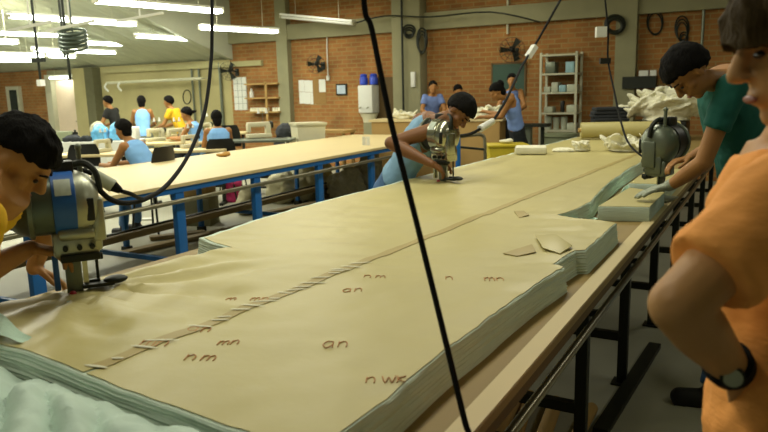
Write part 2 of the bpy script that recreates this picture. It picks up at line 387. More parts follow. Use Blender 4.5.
def sheet(name, xa, xb, y0, y1, label, nu, m=M_paper, dz=.0036):
    R = [y for y in ROWS if y0 <= y <= y1]; vs = []
    for y in R:
        a, b = xa(y), xb(y)
        for i in range(nu+1):
            x = a+(b-a)*i/nu; vs.append(V((x, nearshift(x, y)+(.006 if y == R[0] else 0), ZT+topz(x, y)+dz)))
    n = len(vs); o = [p-V((0, 0, .0015)) for p in vs]
    fs = [(j*(nu+1)+i, j*(nu+1)+i+1, (j+1)*(nu+1)+i+1, (j+1)*(nu+1)+i) for j in range(len(R)-1) for i in range(nu)]
    fs2 = [tuple(k+n for k in reversed(f)) for f in fs]; nr = len(R)
    ring = [i for i in range(nu+1)] + [j*(nu+1)+nu for j in range(1, nr)] + [(nr-1)*(nu+1)+i for i in range(nu-1, -1, -1)] + [j*(nu+1) for j in range(nr-2, 0, -1)]
    K = len(ring); fs3 = [(ring[(k+1) % K], ring[k], ring[k]+n, ring[(k+1) % K]+n) for k in range(K)]
    return one(name, G().add(vs+o, fs+fs2+fs3), m, label, 'paper')
lay = sheet('pattern_paper', lambda y: interp(LEFT, y)+(.004 if y < 2.1 else .03), lambda y: seamx(y)-.006, .93, 8.76, 'left sheet of brown pattern paper, wrinkled around the near cutting machine', 40)
ray_ = sheet('pattern_paper', lambda y: seamx(y)+.006, lambda y: interp(RIGHT, y)-.004, .93, 8.76, 'right sheet of brown pattern paper with red pencil marks and a cut edge', 34)
tp = sheet('paper_tape', lambda y: seamx(y)-.026, lambda y: seamx(y)+.016, .96, 7.0, 'narrow brown tape line joining the two pattern paper sheets', 2, M_tape, .006)
tp['category'] = 'tape'
def on_paper(x, y): p = atz(x, y, ZT+.006); return V((p.x, p.y, ZT+topz(p.x, p.y)+.0055))
o_tp = tp
for i in range(24):  # white slivers modelled in place of shiny highlights along the tape
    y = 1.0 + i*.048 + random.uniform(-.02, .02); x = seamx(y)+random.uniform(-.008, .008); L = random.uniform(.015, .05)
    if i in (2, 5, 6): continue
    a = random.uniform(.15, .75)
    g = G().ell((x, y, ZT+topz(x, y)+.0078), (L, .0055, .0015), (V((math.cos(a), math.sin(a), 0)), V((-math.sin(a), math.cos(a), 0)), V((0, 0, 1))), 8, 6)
    tag(build('tape_glint', g, M_white, tp), 'white sliver in place of a highlight on the shiny tape')
LET = {'m': [[(0, 0), (0, 1)], [(0, .7), (.3, 1), (.45, .6), (.45, 0)], [(.45, .7), (.75, 1), (.9, .6), (.9, 0)]],
       'a': [[(.7, .9), (.3, 1), (0, .5), (.3, 0), (.7, .3), (.7, 1), (.75, 0)]], 'n': [[(0, 1), (0, 0)], [(0, .6), (.35, 1), (.6, .7), (.6, 0)]],
       'W': [[(0, 1), (.25, 0), (.5, .8), (.75, 0), (1, 1)]], 'K': [[(0, 1), (0, 0)], [(.6, 1), (0, .5), (.6, 0)]]}
def pencil(word, x, y, size, rot, parent):
    p = on_paper(x, y); g = G(); cx = 0
    for ch in word:
        for st_ in LET[ch]:
            pts = []
            for a, b in st_:
                u, v = (cx+a)*size, b*size; X = p.x+u*math.cos(rot)-v*math.sin(rot); Y = p.y+u*math.sin(rot)+v*math.cos(rot)
                pts.append((X, Y, ZT+topz(X, Y)+.0055))
            g.tube(pts, .0016, 5, 3)
        cx += 1.15
    tag(build('pencil_mark', g, M_red, parent), 'red pencil letters')
for (wd, x, y, s, lf) in (('mn', 138, 348, .04, 1), ('an', 186, 331, .035, 1), ('mn', 217, 345, .03, 0), ('nm', 184, 361, .035, 0), ('an', 322, 348, .035, 0), ('nWK', 366, 384, .03, 0), ('nm', 364, 278, .035, 0), ('an', 342, 292, .035, 0), ('n', 446, 280, .035, 0), ('mn', 485, 282, .035, 0), ('mn', 250, 300, .03, 0), ('m', 226, 300, .03, 1)):
    pencil(wd, x, y, s, .45, lay if lf else ray_)
# torn paper flaps by the cut corner
def flap(pts, m, name, label, cat, dz=.012, h=.02):
    P = [on_paper(*p) for p in pts]; c = sum(P, V())/len(P); g = G(); n = len(P)
    vs = [p+V((0, 0, dz*(.3 if i % 2 else 1))) for i, p in enumerate(P)]+[c+V((0, 0, dz+h))]
    vs2 = [p-V((0, 0, .0025)) for p in vs]
    g.add(vs+vs2, [(i, (i+1) % n, n) for i in range(n)]+[((i+1) % n+n+1, i+n+1, 2*n+1) for i in range(n)]+[((i+1) % n, i, i+n+1, (i+1) % n+n+1) for i in range(n)])
    return one(name, g, m, label, cat)
flap([(535, 238), (556, 236), (572, 249), (560, 256), (543, 252)], M_paper, 'paper_flap', 'crumpled brown paper flap lying near the cut right edge of the stack', 'paper')
flap([(503, 255), (532, 245), (536, 254), (517, 257)], M_tape, 'paper_flap', 'darker folded paper strip left of the crumpled flap', 'paper', .004, .008)
flap([(514, 212), (524, 211), (529, 216), (519, 218)], M_tape, 'paper_flap', 'little brown paper scrap near the middle seam of the far paper', 'paper', .004, .008)
# mint fabric at the near end
one('fabric_scrap', G().grid(12, 10, lambda u, v: (-2.05+u*.36, 1.0+v*(.13-.09*u), ZT+.012+.006*math.sin(u*9+v*4)+.02*(1-u)), close=None), M_mint, 'small mint fabric scrap turned over on the near left corner of the paper', 'fabric')
def loose(u, v):
    x = -2.2+u*1.75; y = .34+v*.562 - .085*(x+1.1)*v
    k = abs(math.sin((y*1.0+x*.75)*24+2.4*fbm(x*1.6, y*1.6, 5)))
    z = .905+.05*v*(.5+.5*u)+.05*k**.6*min(1, 4*v)*min(1, 5*(1-v)+.15)+.025*fbm(x*5, y*5, 3)
    return (x, y, max(z, .901))
one('loose_fabric', G().grid(150, 60, loose, close=.8965), M_mintp, 'loose pale green fabric bunched in folds at the near end of the table', 'fabric')
# cut blocks
def block(name, poly, label, zt=.975):
    t = thing(name, label, 'fabric', (sum(p[0] for p in poly)/len(poly), sum(p[1] for p in poly)/len(poly), TT), 'cut fabric blocks')
    D = []
    for i in range(len(poly)):
        a, b = poly[i], poly[(i+1) % len(poly)]
        D += [(a[0]+(b[0]-a[0])*k/6+.006*noise.noise(V((a[0]*9, k, i))), a[1]+(b[1]-a[1])*k/6+.008*noise.noise(V((k*2.2, a[1]*7, i)))) for k in range(6)]
    build('fabric_layers', G().prism(D, TT+.001, zt), M_mintlay, t, bevel=.004)
    c = t.location; build('paper_top', G().prism([(c.x+(x-c.x)*.985, c.y+(y-c.y)*.985) for x, y in D], zt, zt+.003), M_paper, t)
block('cut_fabric_block', [(-.79, 3.73), (-.535, 3.80), (-.535, 4.36), (-.76, 4.50)], 'paper-topped block of cut mint fabric standing free under the gloved hand')
block('cut_fabric_block', [(-.80, 4.70), (-.54, 4.72), (-.55, 5.6), (-.80, 5.65)], 'farther block of cut mint fabric behind the gloved hand')
one('fabric_offcut', G().grid(10, 22, lambda u, v: (-.86+.055*u+.02*math.sin(v*7), 3.36+v*.42, TT+.006+.07*(1-abs(2*u-1))*(.35+.3*math.sin(v*5))), close=TT+.001), M_mint, 'mint fabric offcut lying in the cut gap left of the free block', 'fabric')
one('fabric_offcut', G().grid(10, 22, lambda u, v: (-.87+.06*u+.02*math.sin(v*7+1), 4.55+v*.95, TT+.006+.05*(1-abs(2*u-1))*(.7+.3*math.sin(v*9))), close=TT+.001), M_mint, 'longer mint offcut in the cut gap beside the farther block', 'fabric')

# heaps of cloth
def pile(name, c, sx, sy, h, m, label, cat, seed=0, n=40, L=(.1, .22), th=.03, voxel=.012):
    R_ = random.Random(seed); c = V(c); g = G()
    g.ell(c+V((0, 0, h*.36)), (sx*.40, sy*.40, h*.40)).cyl(c+V((0, 0, .002)), c+V((0, 0, h*.3)), min(sx, sy)*.40, min(sx, sy)*.3)
    for i in range(n):
        a = R_.uniform(0, 2*PI); q = math.sqrt(R_.random()); px_, py_ = math.cos(a)*q, math.sin(a)*q
        z = h*.85*math.sqrt(max(0, 1-q*q))*R_.uniform(.75, 1.0)+th*.6
        l = R_.uniform(*L); t1 = R_.uniform(0, PI); d = V((math.cos(t1), math.sin(t1), R_.uniform(-.5, .2)-.5*q)).normalized()
        e = d.cross(V((R_.uniform(-.5, .5), R_.uniform(-.5, .5), 1))).normalized(); k = d.cross(e)
        ctr = c+V((px_*sx*.42, py_*sy*.42, z)); 
        low = l*abs(d.z)+th; ctr.z = max(ctr.z, c.z+low+.004)
        g.ell(ctr, (l, l*R_.uniform(.35, .6), th*R_.uniform(.6, 1.2)), (d, e, k), 14, 8)
    o = one(name, g, m, label, cat, voxel=voxel, sm=2, wrinkle=th*.45, wscale=16)
    return o
def heap(name, c, sx, sy, h, m, label, cat, seed=0, fold=6, rough=.35, n=42, group=None):
    c = V(c)
    def fn(u, v):
        a, b = 2*u-1, 2*v-1; d = max(abs(a), abs(b)); r = math.hypot(a, b)
        k = d/r if r > 1e-6 else 1; a2, b2 = a*k, b*k; r2 = math.hypot(a2, b2)
        e = 1+.22*noise.noise(V((a2*2, b2*2, seed+9)))
        z = max(0, 1-r2**3)**.55
        wx, wy = a2+.35*noise.noise(V((a2*2, b2*2, seed+5))), b2+.35*noise.noise(V((a2*2, b2*2, seed+6)))
        z *= 1-rough+rough*1.2*(.55*ridge(wx*fold*.35, wy*fold*.35, seed)+.3*ridge(wx*fold*.8, wy*fold*.5, seed+2)+.2*ridge(wx*fold*1.7, wy*fold*1.3, seed+4))+.10*fbm(a2*2, b2*2, seed+3)
        return (c.x+a2*sx/2*e, c.y+b2*sy/2*e, c.z+.004+h*max(z, 0))
    return one(name, G().grid(n, n, fn, close=c.z+.001), m, label, cat, group)
pile('fabric_scraps', (-1.20, 6.98, ZT+.012), .55, .5, .10, M_white, 'pile of white fabric scraps on the far paper in front of the paper roll', 'fabric', 3, 60, (.04, .12), .016, .007)
pile('fabric_scraps', (-1.62, 6.85, ZT+.012), .2, .2, .09, M_white, 'small tuft of white fabric left of the larger scrap pile', 'fabric', 8, 22, (.03, .08), .014, .007)
heap('fabric_scraps', (-1.78, 6.75, ZT+.012), .22, .16, .03, M_white, 'flat white fabric shred lying between the folded bundle and the tuft', 'fabric', 5, 5)
one('folded_bundle', G().box((-2.02, 6.45, ZT+.045), (.3, .26, .07), .3), M_white, 'flat folded white cloth bundle at the far left edge of the stack', 'fabric', bevel=.02, wrinkle=.004)
t = thing('paper_roll', 'thick roll of brown paper lying across the far end of the stack', 'paper roll', (-1.55, 8.45, ZT))
ra, rb = V((-2.0, 8.35, ZT+.115)), V((-.95, 8.75, ZT+.115))
build('roll', G().cyl(ra, rb, .095, n=24), M_paper, t); dd = (rb-ra).normalized(); build('core', G().cyl(ra-dd*.03, rb+dd*.03, .025), M_card, t)
t = thing('dark_trousers_pile', 'pile of folded dark trousers at the far table end beside the white heap', 'clothes pile', (-1.95, 9.75, TT))
for i in range(9):
    a = random.uniform(-.12, .12); build('folded_garment', G().box((-1.95+random.uniform(-.02, .02), 9.75, TT+.026+i*.048), (.46, .34, .047), .4+a), M_jeans, t, bevel=.018, wrinkle=.006, wscale=14)
one('storage_box', G().box((-1.3, 9.75, TT+.125), (.7, .5, .25)), M_black, 'black box under the heap of white garments', 'box', bevel=.02)
pile('garment_heap', (-1.22, 9.75, 1.147), 1.0, .75, .44, M_white, 'big tumbled heap of white garments at the far end of the table', 'clothes pile', 12, 75, (.12, .26), .035, .013)
# ------------------------------------------------------------------ back cutting table (blue legs)
BA = math.radians(2.0); B0 = V((-4.36, 3.0, 0)); bu = V((-math.sin(BA), math.cos(BA), 0)); bw = V((-math.cos(BA), -math.sin(BA), 0))
def bt(a, b, z): return B0 + bu*a + bw*b + V((0, 0, z))     # a along, b towards the rear
def bbox(g, a, b, z, da, db, dz): return g.box(bt(a, b, z), (db, da, dz), BA)
t = thing('spreading_table', 'long pale-topped cutting table on blue steel legs in the middle of the hall', 'table', bt(3, .9, 0))
build('tabletop', bbox(G(), 3.2, .9, .865, 8.2, 1.8, .03), M_woodp, t)
for b in (.02, 1.75): build('apron', bbox(G(), 3.2, b+.01, .825, 8.1, .03, .05), M_blue, t)
for a in (-.2, 1.2, 2.28, 3.45, 4.72, 5.9, 7.1):
    build('leg', bbox(G(), a, .05, .40, .1, .055, .80), M_blue, t, bevel=.004)
    build('foot_plate', bbox(G(), a, .05, .006, .14, .1, .012), M_dark, t)
for a in (.2, 1.85, 3.0, 5.05, 6.2):
    build('leg', bbox(G(), a, 1.48, .42, .05, .05, .83), M_blue, t, bevel=.004)
    build('foot_plate', bbox(G(), a, 1.48, .03, .08, .08, .06), M_dark, t)
for a in (-.2, 1.2, 3.45, 5.9): build('cross_bar', bbox(G(), a, .78, .18, .04, 1.4, .04), M_blue, t)
build('rail', G().cyl(bt(-.8, -.03, .735), bt(7.3, -.03, .735), .02), M_pipe, t)
build('lower_rail', G().bar(bt(-.8, 1.3, .245), bt(7.1, 1.3, .245), .03, .06), M_dark, t)
for (b, z, w) in ((1.2, .235, .07),):
    pl = G().bar(bt(-.8, b, z), bt(7.1, b, z), w, .065)
    one('wooden_plank', pl, M_dirtyw, 'long worn beam lying on the low cross bars of the blue table', 'plank')
for i, (p, q, lab) in enumerate((((120, 254), (262, 222), 'worn plank lying on the floor under the blue table'), ((150, 238), (205, 232), 'short plank end on the floor behind the front blue leg'), ((262, 214), (330, 200), 'dark plank on the floor below the white sacks'))):
    a, b = atz(*p, .03), atz(*q, .03); one('wooden_plank', G().bar(a, b, .12, .04), M_dirtyw, lab, 'plank')
one('brown_cloth_tuft', G().ell(atz(222, 155, .9), (.09, .05, .02), n=12).ell(atz(226, 154, .9), (.05, .07, .03), n=12), mat('ochre_cloth', 'a77b30', .8, bump=.5), 'small ochre cloth tuft lying on the pale blue-legged table', 'fabric', voxel=.012, wrinkle=.01, wscale=30)
one('white_tag_pair', G().box(atz(364, 141, .94), (.05, .01, .12), .5).box(atz(368, 141, .94), (.05, .01, .12), .2), M_paperw, 'pair of small white tags standing at the far end of the pale table', 'tag')
# sacks under it
def sack(x, y, D, w, h, m, label, seed):
    p = at(x, y, D); c = V((p.x, p.y, 0)); g = G()
    g.ell(c+V((0, 0, h*.42)), (w*.5, w*.42, h*.42)).ell(c+V((w*.12, 0, h*.7)), (w*.3, w*.28, h*.3)).cyl(c+V((0, 0, .003)), c+V((0, 0, h*.4)), w*.36, w*.44, 18)
    one('sack', g, m, label, 'sack', voxel=.03, wrinkle=.06, wscale=7)
sack(282, 185, 10.2, .55, .5, M_sackw, 'white sack on the floor behind the blue table, left of the pair', 1)
sack(300, 180, 10.3, .62, .62, M_sackw, 'big white sack on the floor between the wide blue legs', 2)
sack(320, 178, 10.6, .5, .58, M_sackw, 'narrow white sack beside the thin rear blue leg', 3)
sack(346, 180, 10.0, .62, .55, M_sackg, 'dark grey mesh sack on the floor under the far table end', 4)
sack(367, 172, 10.4, .6, .7, M_sackg, 'taller grey mesh sack beside the last wide blue leg', 5)
sack(246, 190, 9.2, .3, .42, M_sackw, 'small white sack behind the second wide blue leg', 6)
p = at(196, 192, 8.6); one('carton', G().box((p.x, p.y, .5), (.42, .3, .3), .4), M_card, 'tan carton under the far edge of the blue table', 'box', bevel=.01)
one('grey_block', G().box((p.x, p.y, .17), (.46, .34, .345), .4), M_conc, 'grey block under the tan carton', 'block', bevel=.01)
one('floor_litter', G().box(atz(147, 219, .012), (.16, .1, .02), .6), M_paperw, 'crumpled white paper on the floor between the tables', 'paper', bevel=.005)

# ------------------------------------------------------------------ straight knife cutting machines
M_silver = mat('dull_silver', 'a5a793', .38, metal=.75, var=.2, scale=20)
def cutter(label, loc, rz, big=1.0, band=M_mblue, dome=M_green, body=M_chrome, sink=0.0):
    t = thing('cutting_machine', label, 'cutting machine', (0, 0, 0))
    def b(n, g, m, par=t, **k): return build(n, g, m, par, **k)
    b('base_plate', G().prism([(-.10, -.07), (.08, -.07), (.13, -.03), (.13, .03), (.08, .07), (-.10, .07)], .004-sink, .014-sink), M_grey, bevel=.003)
    for x, y in ((-.08, -.05), (-.08, .05), (.09, -.03), (.09, .03)): b('roller', G().cyl((x-.012, y, .005-sink), (x+.012, y, .005-sink), .005, n=8), M_dark)
    b('standard', G().box((-.012, 0, .10-sink/2), (.05, .022, .18+sink)), M_grey, bevel=.003)
    b('knife', G().box((.024, 0, .105), (.016, .004, .19)), M_chrome)
    b('knife_guard', G().cyl((.062, .02, .03), (.062, .02, .24), .005).box((.05, .02, .032), (.035, .02, .008)), M_dark)
    b('presser_foot', G().box((.06, .0, .022), (.10, .05, .012)).ell((.115, 0, .03), (.04, .03, .014)), M_dark, bevel=.002)
    ox, oz, sx_ = .012, -.05, .84
    def S(n, g, m, par=t, **k):
        g.v = [V((p.x*sx_+ox, p.y, p.z+oz)) for p in g.v]; return build(n, g, m, par, **k)
    gh = S('gear_housing', G().box((-.01, 0, .225), (.165, .11, .085)).cyl((-.07, -.062, .262), (.06, -.062, .262), .022).box((.055, -.01, .245), (.06, .09, .1)), body, bevel=.012)
    for x in (-.05, .0, .045): S('bolt', G().cyl((x, -.05, .215), (x, -.066, .215), .010, n=10), M_dark, gh)
    S('sharpener', G().box((.0, -.045, .183), (.14, .05, .022)).cyl((-.07, -.05, .178), (.08, -.05, .178), .012), M_dark, bevel=.003)
    mo = S('motor_housing', G().loft([((x, 0, .355), V((0, r, 0)), V((0, 0, r))) for x, r in ((-.235, .03), (-.232, .055), (-.22, .075), (-.20, .09), (-.17, .099), (-.165, .104), (-.15, .104), (-.145, .099), (-.075, .099))], 28), dome)
    S('end_ring', G().loft([((x, 0, .355), V((0, r, 0)), V((0, 0, r))) for x, r in ((-.165, .1), (-.163, .109), (-.147, .109), (-.145, .1))], 28), M_grey, mo)
    for k in range(10):
        a = 2*PI*k/10; S('cooling_fin', G().box((-.222, math.cos(a)*.058, .355+math.sin(a)*.058), (.012, .012, .03), M=Matrix.Rotation(a-PI/2, 3, 'X')), M_dark, mo)
    bd = S('motor_band', G().loft([((x, 0, .355), V((0, r, 0)), V((0, 0, r))) for x, r in ((-.078, .098), (-.075, .106), (.002, .106), (.005, .098))], 28), band)
    S('rating_plate', G().grid(8, 6, lambda u, v: (-.066+.056*u, -.1085*math.cos(.35+v*.55), .355+.1085*math.sin(.35+v*.55))), M_label, bd)
    S('gear_case', G().loft([((x, 0, .35), V((0, r, 0)), V((0, 0, r*1.05))) for x, r in ((.002, .1), (.03, .1), (.06, .088), (.085, .06), (.09, .02))], 28), body)
    S('crank_slot', G().box((.05, -.088, .34), (.03, .014, .075)), M_black, bevel=.006)
    S('front_column', G().box((.075, -.03, .30), (.05, .07, .14)), body, bevel=.01)
    hd = S('handle', G().tube([(-.02, 0, .45), (.0, 0, .475), (.05, -.0, .48), (.085, -.02, .45), (.095, -.03, .39)], .012), M_dark)
    S('lift_rod', G().cyl((.035, .03, .42), (.035, .03, .53), .009).ell((.035, .03, .532), (.013, .013, .012)), M_grey)
    S('terminal_box', G().box((-.04, .02, .468), (.10, .07, .045)), M_black, bevel=.006)
    S('lower_guard', G().box((-.09, -.01, .135), (.022, .03, .13)), band, bevel=.004)
    S('stop_knob', G().ell((-.04, -.03, .055), (.014, .012, .012)), mat('red_knob', 'a83038', .4))
    t.location = V(loc); t.rotation_euler = (0, 0, rz); t.scale = (big,)*3
    return t
cl = atz(80, 293, ZT); cl.z = ZT+.002
cutter('big straight-knife cutting machine with blue band, standing in the near left of the stack', cl, .98, 1.0, M_mblue, M_green, M_silver, sink=.085)
cm = atz(444, 182, ZT); cm.z = ZT+.002
cutter('shiny metal cutting machine guided by the man in the pale blue vest', cm, -.3, 1.08, M_chrome, M_black, M_chrome, sink=.085)
cr_ = V((-.575, 4.62, TT+.004))
cutter('dark cutting machine at the right table edge, guided by the man in the teal shirt', (-.59, 4.54, TT+.004), -1.8, 1.18, M_black, M_black, M_grey)
# ------------------------------------------------------------------ people
S_dark = mat('skin_dark', '7b5230', .55, var=.06); S_mid = mat('skin_mid', '9b6c3a', .6, var=.06); S_tan = mat('skin_tan', 'b07f48', .6, var=.06); S_light = mat('skin_light', 'b98a56', .55, var=.06)
H_black = mat('hair_black', '0d0b08', .85, spec=.15, var=.3, scale=40, bump=.6, bscale=60, stretch=(3, 3, .6)); H_brown = mat('hair_brown', '3a2c10', .8, spec=.2, var=.35, scale=30, bump=.6, bscale=50, stretch=(3, 3, .6))
K_yellow = mat('yellow_tshirt', 'd6a90e', .85, var=.06, bump=.2, bscale=30); K_vest = mat('pale_blue_vest', '7fa6c2', .85, var=.08, bump=.2, bscale=30)
K_sky = mat('sky_blue_tunic', '7fb2e6', .85, var=.07); K_teal = mat('teal_tshirt', '14594f', .85, var=.08, bump=.25, bscale=25)
K_orange = mat('orange_tshirt', 'f6a653', .85, var=.05, bump=.25, bscale=40, stretch=(1, 1, 3)); K_bk = mat('black_tshirt', '1c1d1a', .85); K_mustard = mat('mustard_tshirt', 'd2a517', .85)
K_violet = mat('dusty_blue_shirt', '6a7fb4', .85); K_jeans = mat('blue_jeans', '4b6c93', .9, var=.2, scale=20); K_dkp = mat('dark_trousers', '1b2022', .9, var=.15); K_shoe = mat('dark_shoe', '141310', .6)
M_glove = mat('steel_mesh_glove', '8f9582', .55, metal=.4, var=.2, scale=80, bump=.5, bscale=200); M_eye = mat('eye', '18120d', .3, var=0); M_lip = mat('lip', '8a4f3a', .5, var=.05)
def ik(a, c, l1, l2, pole):
    a, c = V(a), V(c); d = c-a; L = min(d.length, (l1+l2)*.995); n = d.normalized(); c = a+n*L
    x = (l1*l1-l2*l2+L*L)/(2*L); h = math.sqrt(max(l1*l1-x*x, 0)); p = V(pole); p = (p-n*p.dot(n)).normalized()
    return a+n*x+p*h, c
def hand(g, w, d, n, side, k=1.0, curl=.5, spread=.12, fat=1.0, thumb=.6):
    """palm, four unequal bent fingers and a thumb; d finger direction, n palm normal, side = +1/-1 thumb side of d x n"""
    w = V(w); d = V(d).normalized(); n = V(n); n = (n-d*n.dot(d)).normalized(); s = d.cross(n)*side
    wid = (.030, .010, -.010, -.029); ln = (.92, 1.0, .94, .76)
    for i in range(4):
        kn = w + (d*.085 - d*(.004, 0, .004, .012)[i] + s*wid[i])*k
        g.cap(w+s*wid[i]*.55*k+d*.012*k, kn, .0155*k*fat, .0115*k*fat, 10)
        dd = (d + s*wid[i]*spread*30*.12).normalized(); p = kn; a = curl*.55
        for L in (.042, .026, .020):
            dd2 = (d*math.cos(a)+n*math.sin(a) + s*wid[i]*spread*8).normalized(); q = p+dd2*L*ln[i]*k
            g.cap(p, q, .0092*k*fat, .0080*k*fat, 8); p = q; a += curl*.6
    b = w+(d*.022+s*.030)*k; t1 = b+(d*.55+s*.75+n*.25*thumb).normalized()*.042*k; t2 = t1+(d*.85+s*.35+n*.45*thumb).normalized()*.030*k; t3 = t2+(d*.9+s*.05+n*.55*thumb).normalized()*.024*k
    g.cap(w+s*.012*k, b, .016*k*fat, .0145*k*fat, 8).cap(b, t1, .0145*k*fat, .0115*k*fat, 8).cap(t1, t2, .0115*k*fat, .0105*k*fat, 8).cap(t2, t3, .0105*k*fat, .0085*k*fat, 8)
def hairball(hc, f, u, k, thr=(.5, .32, -.05, -.35, -.75), thick=1.11, rough=.05, n=64, scale=30, seed=0):
    r = f.cross(u); c = hc+(f*-.014+u*.03)*k; g = G(); R = []
    def t_of(az):
        A = (0, .85, 1.35, 1.9, PI)
        for (a, b), (p, q) in zip(zip(A, A[1:]), zip(thr, thr[1:])):
            if az <= b: return p+(q-p)*(az-a)/(b-a)
        return thr[-1]
    vs = []; m_ = n//2
    for j in range(m_+1):
        el = -PI/2+PI*j/m_
        for i in range(n):
            a = 2*PI*i/n; x, y, z = math.cos(el)*math.sin(a), math.cos(el)*math.cos(a), math.sin(el)
            t = t_of(abs(math.atan2(x, y)))+.14*noise.noise(V((x*5+seed, y*5, z*5))); e = max(0, min(1, (z-t+.08)/.22)); e = e*e*(3-2*e)
            h = .84+(thick-.84)*e + rough*e*noise.noise(V((x*4+seed, y*4, z*2.5)))+rough*.5*e*noise.noise(V((x*11, y*11+seed, z*5)))
            vs.append(c+(r*x*.079+f*y*.101+u*z*.094)*k*h)
    fs = [(j*n+i, j*n+(i+1) % n, (j+1)*n+(i+1) % n, (j+1)*n+i) for j in range(m_) for i in range(n)]
    return g.add(vs, fs)
def person(label, pel, sh, hc, f, u, rt, wr, skin, hair, top, trousers, feet=None, poles=None, hd=None, hn=None, curl=(.5, .5), sleeve=.55, hem=-.12, elbows=None, armk=1.0, slr=1.0, nar=.052, k=1.0, shw=.178, vox=.014,
           fingers=False, tank=False, thr=None, rh=None, extra_hair=None, knee=None, gloves=(), shoe=K_shoe, thick=1.11, girth=1.0, group=None, vclo=None, neckz=1.05, rough=.05, hair_len=None):
    pel, sh, hc = V(pel), V(sh), V(hc); f = V(f).normalized(); u = V(u); u = (u-f*u.dot(f)).normalized(); rt = V(rt).normalized()
    rh = V(rh).normalized() if rh else rt; s = (sh-pel).normalized(); Lt = (sh-pel).length
    def rd(t): q = rh.lerp(rt, max(0, min(1, t))); return (q-s*q.dot(s)).normalized()
    R = ((-.2, .11, .085), (-.1, .158, .112), (.06, .17, .118), (.3, .148, .105), (.48, .148, .106), (.7, .165, .116), (.88, .172, .108), (1.0, .148, .085), (1.1, .072, .062))
    def rings(t0, t1, o, nar=0):
        out = []; TT_ = sorted(set([t0, t1]+[x[0] for x in R if t0 < x[0] < t1]))
        for t in TT_:
            wa, wb = .162, .116
            for (a, b) in zip(R, R[1:]):
                if a[0] <= t <= b[0]:
                    q = (t-a[0])/(b[0]-a[0]); wa = a[1]+(b[1]-a[1])*q; wb = a[2]+(b[2]-a[2])*q; break
            if nar and t > .8: wa -= nar*min(1, (t-.8)/.15)
            if t <= -.1 and o > 0: wa, wb = .162, .116
            x = rd(t); out.append((pel+s*Lt*t, x*(wa*k*girth+o), s.cross(x)*(wb*k*girth+o)))
        return out
    g = G(); g.loft(rings(-.2, 1.1, 0), 24)
    r = f.cross(u)
    nb = sh+s*.035*k; g.cap(nb-s*.03*k, hc+(u*-.088-f*.012)*k, .060*k, .05*k)
    # head
    B = (r, f, u)
    def hp(x, y, z): return hc+(r*x+f*y+u*z)*k
    g.ell(hp(0, -.014, .03), (.075*k, .096*k, .089*k), B, 20, 14).ell(hp(0, .022, -.042), (.057*k, .066*k, .074*k), B, 18, 12).ell(hp(0, .058, -.094), (.028*k, .024*k, .02*k), B)
    g.cap(hp(0, .086, .018), hp(0, .108, -.02), .009*k, .0135*k, 10).ell(hp(0, .1, -.026), (.018*k, .013*k, .009*k), B, 10, 8)
    g.ell(hp(0, .076, .026), (.05*k, .016*k, .011*k), B).ell(hp(0, .084, -.055), (.024*k, .01*k, .006*k), B, 12, 8).ell(hp(0, .082, -.067), (.021*k, .01*k, .007*k), B, 12, 8)
    for q in (-1, 1):
        g.ell(hp(q*.045, .05, -.02), (.022*k, .025*k, .02*k), B, 12, 8).ell(hp(q*.077, -.008, -.006), (.008*k, .02*k, .032*k), B, 12, 10)
    arms = []; l1, l2 = .285*k, .255*k
    poles = poles or (V((0, 0, -1)), V((0, 0, -1)))
    gl = []
    for i, q in ((0, -1), (1, 1)):           # 0 left, 1 right
        a = sh+rt*q*shw*k-s*.015*k
        if wr[i] is None: e, w = ik(a, a-V((0, 0, .52*k))+rt*q*.05, l1, l2, -s.cross(rt))
        elif elbows and elbows[i]: e, w = V(elbows[i]), V(wr[i])
        else: e, w = ik(a, wr[i], l1, l2, poles[i])
        arms.append((a, e, w)); ak = k*armk; g.ell(a, (.058*ak,)*3).cap(a, e, .052*ak, .04*ak).cap(e, e.lerp(w, .35), .041*ak, .042*ak).cap(e.lerp(w, .35), w, .042*ak, .027*k)
        d = V(hd[i]) if hd and hd[i] else (w-e); n = V(hn[i]) if hn and hn[i] else V((0, 0, -1))
        tgt = g
        if i in gloves: tgt = G(); gl.append(tgt); tgt.cyl(w-(w-e).normalized()*.03, w+d.normalized()*.02, .034, .03)
        if fingers: hand(tgt, w, d, n, q if True else 1, k, curl[i], fat=1.15 if i in gloves else 1)
        else:
            d = d.normalized(); tgt.cap(w, w+d*.075*k, .026*k, .03*k, 8).cap(w+d*.075*k, w+(d*.14+n*.03)*k, .028*k, .012*k, 8).cap(w+d*.02*k, w+(d*.07+rt*-q*.045)*k, .014*k, .009*k, 6)
    legs = []
    for i, q in ((0, -1), (1, 1)):
        a = pel+rh*q*.09*k-s*.03*k; fp = s.cross(rh) if abs(s.z) < .2 else V((0, 0, 1)).cross(rh)
        ft = V(feet[i]) if feet else V((a.x, a.y, .08))
        kn, an = ik(a, ft, max(.43*k, (a-ft).length*.507), max(.41*k, (a-ft).length*.497), knee or fp)
        legs.append((a, kn, an)); g.cap(a, kn, .082*k, .056*k).cap(kn, kn.lerp(an, .3), .055*k, .056*k).cap(kn.lerp(an, .3), an, .056*k, .036*k)
        ff = V((fp.x, fp.y, 0)).normalized(); g.cap(an-V((0, 0, .03*k)), an+ff*.13*k-V((0, 0, .045*k)), .034*k, .025*k)
    o = thing('person', label, 'person', (pel.x, pel.y, 0), group)
    bd = build('body', g, skin, o, voxel=vox, sm=2)
    vc = vclo or vox
    # upper garment
    c = G(); c.loft(rings(hem, neckz, .014*k, .0+nar*k if tank else 0), 28)
    if not tank:
        for a, e, w in arms:
            m_ = a.lerp(e, sleeve); c.ell(a, (.071*k,)*3).cyl(a, m_, .068*k*slr, .064*k*slr, 18)
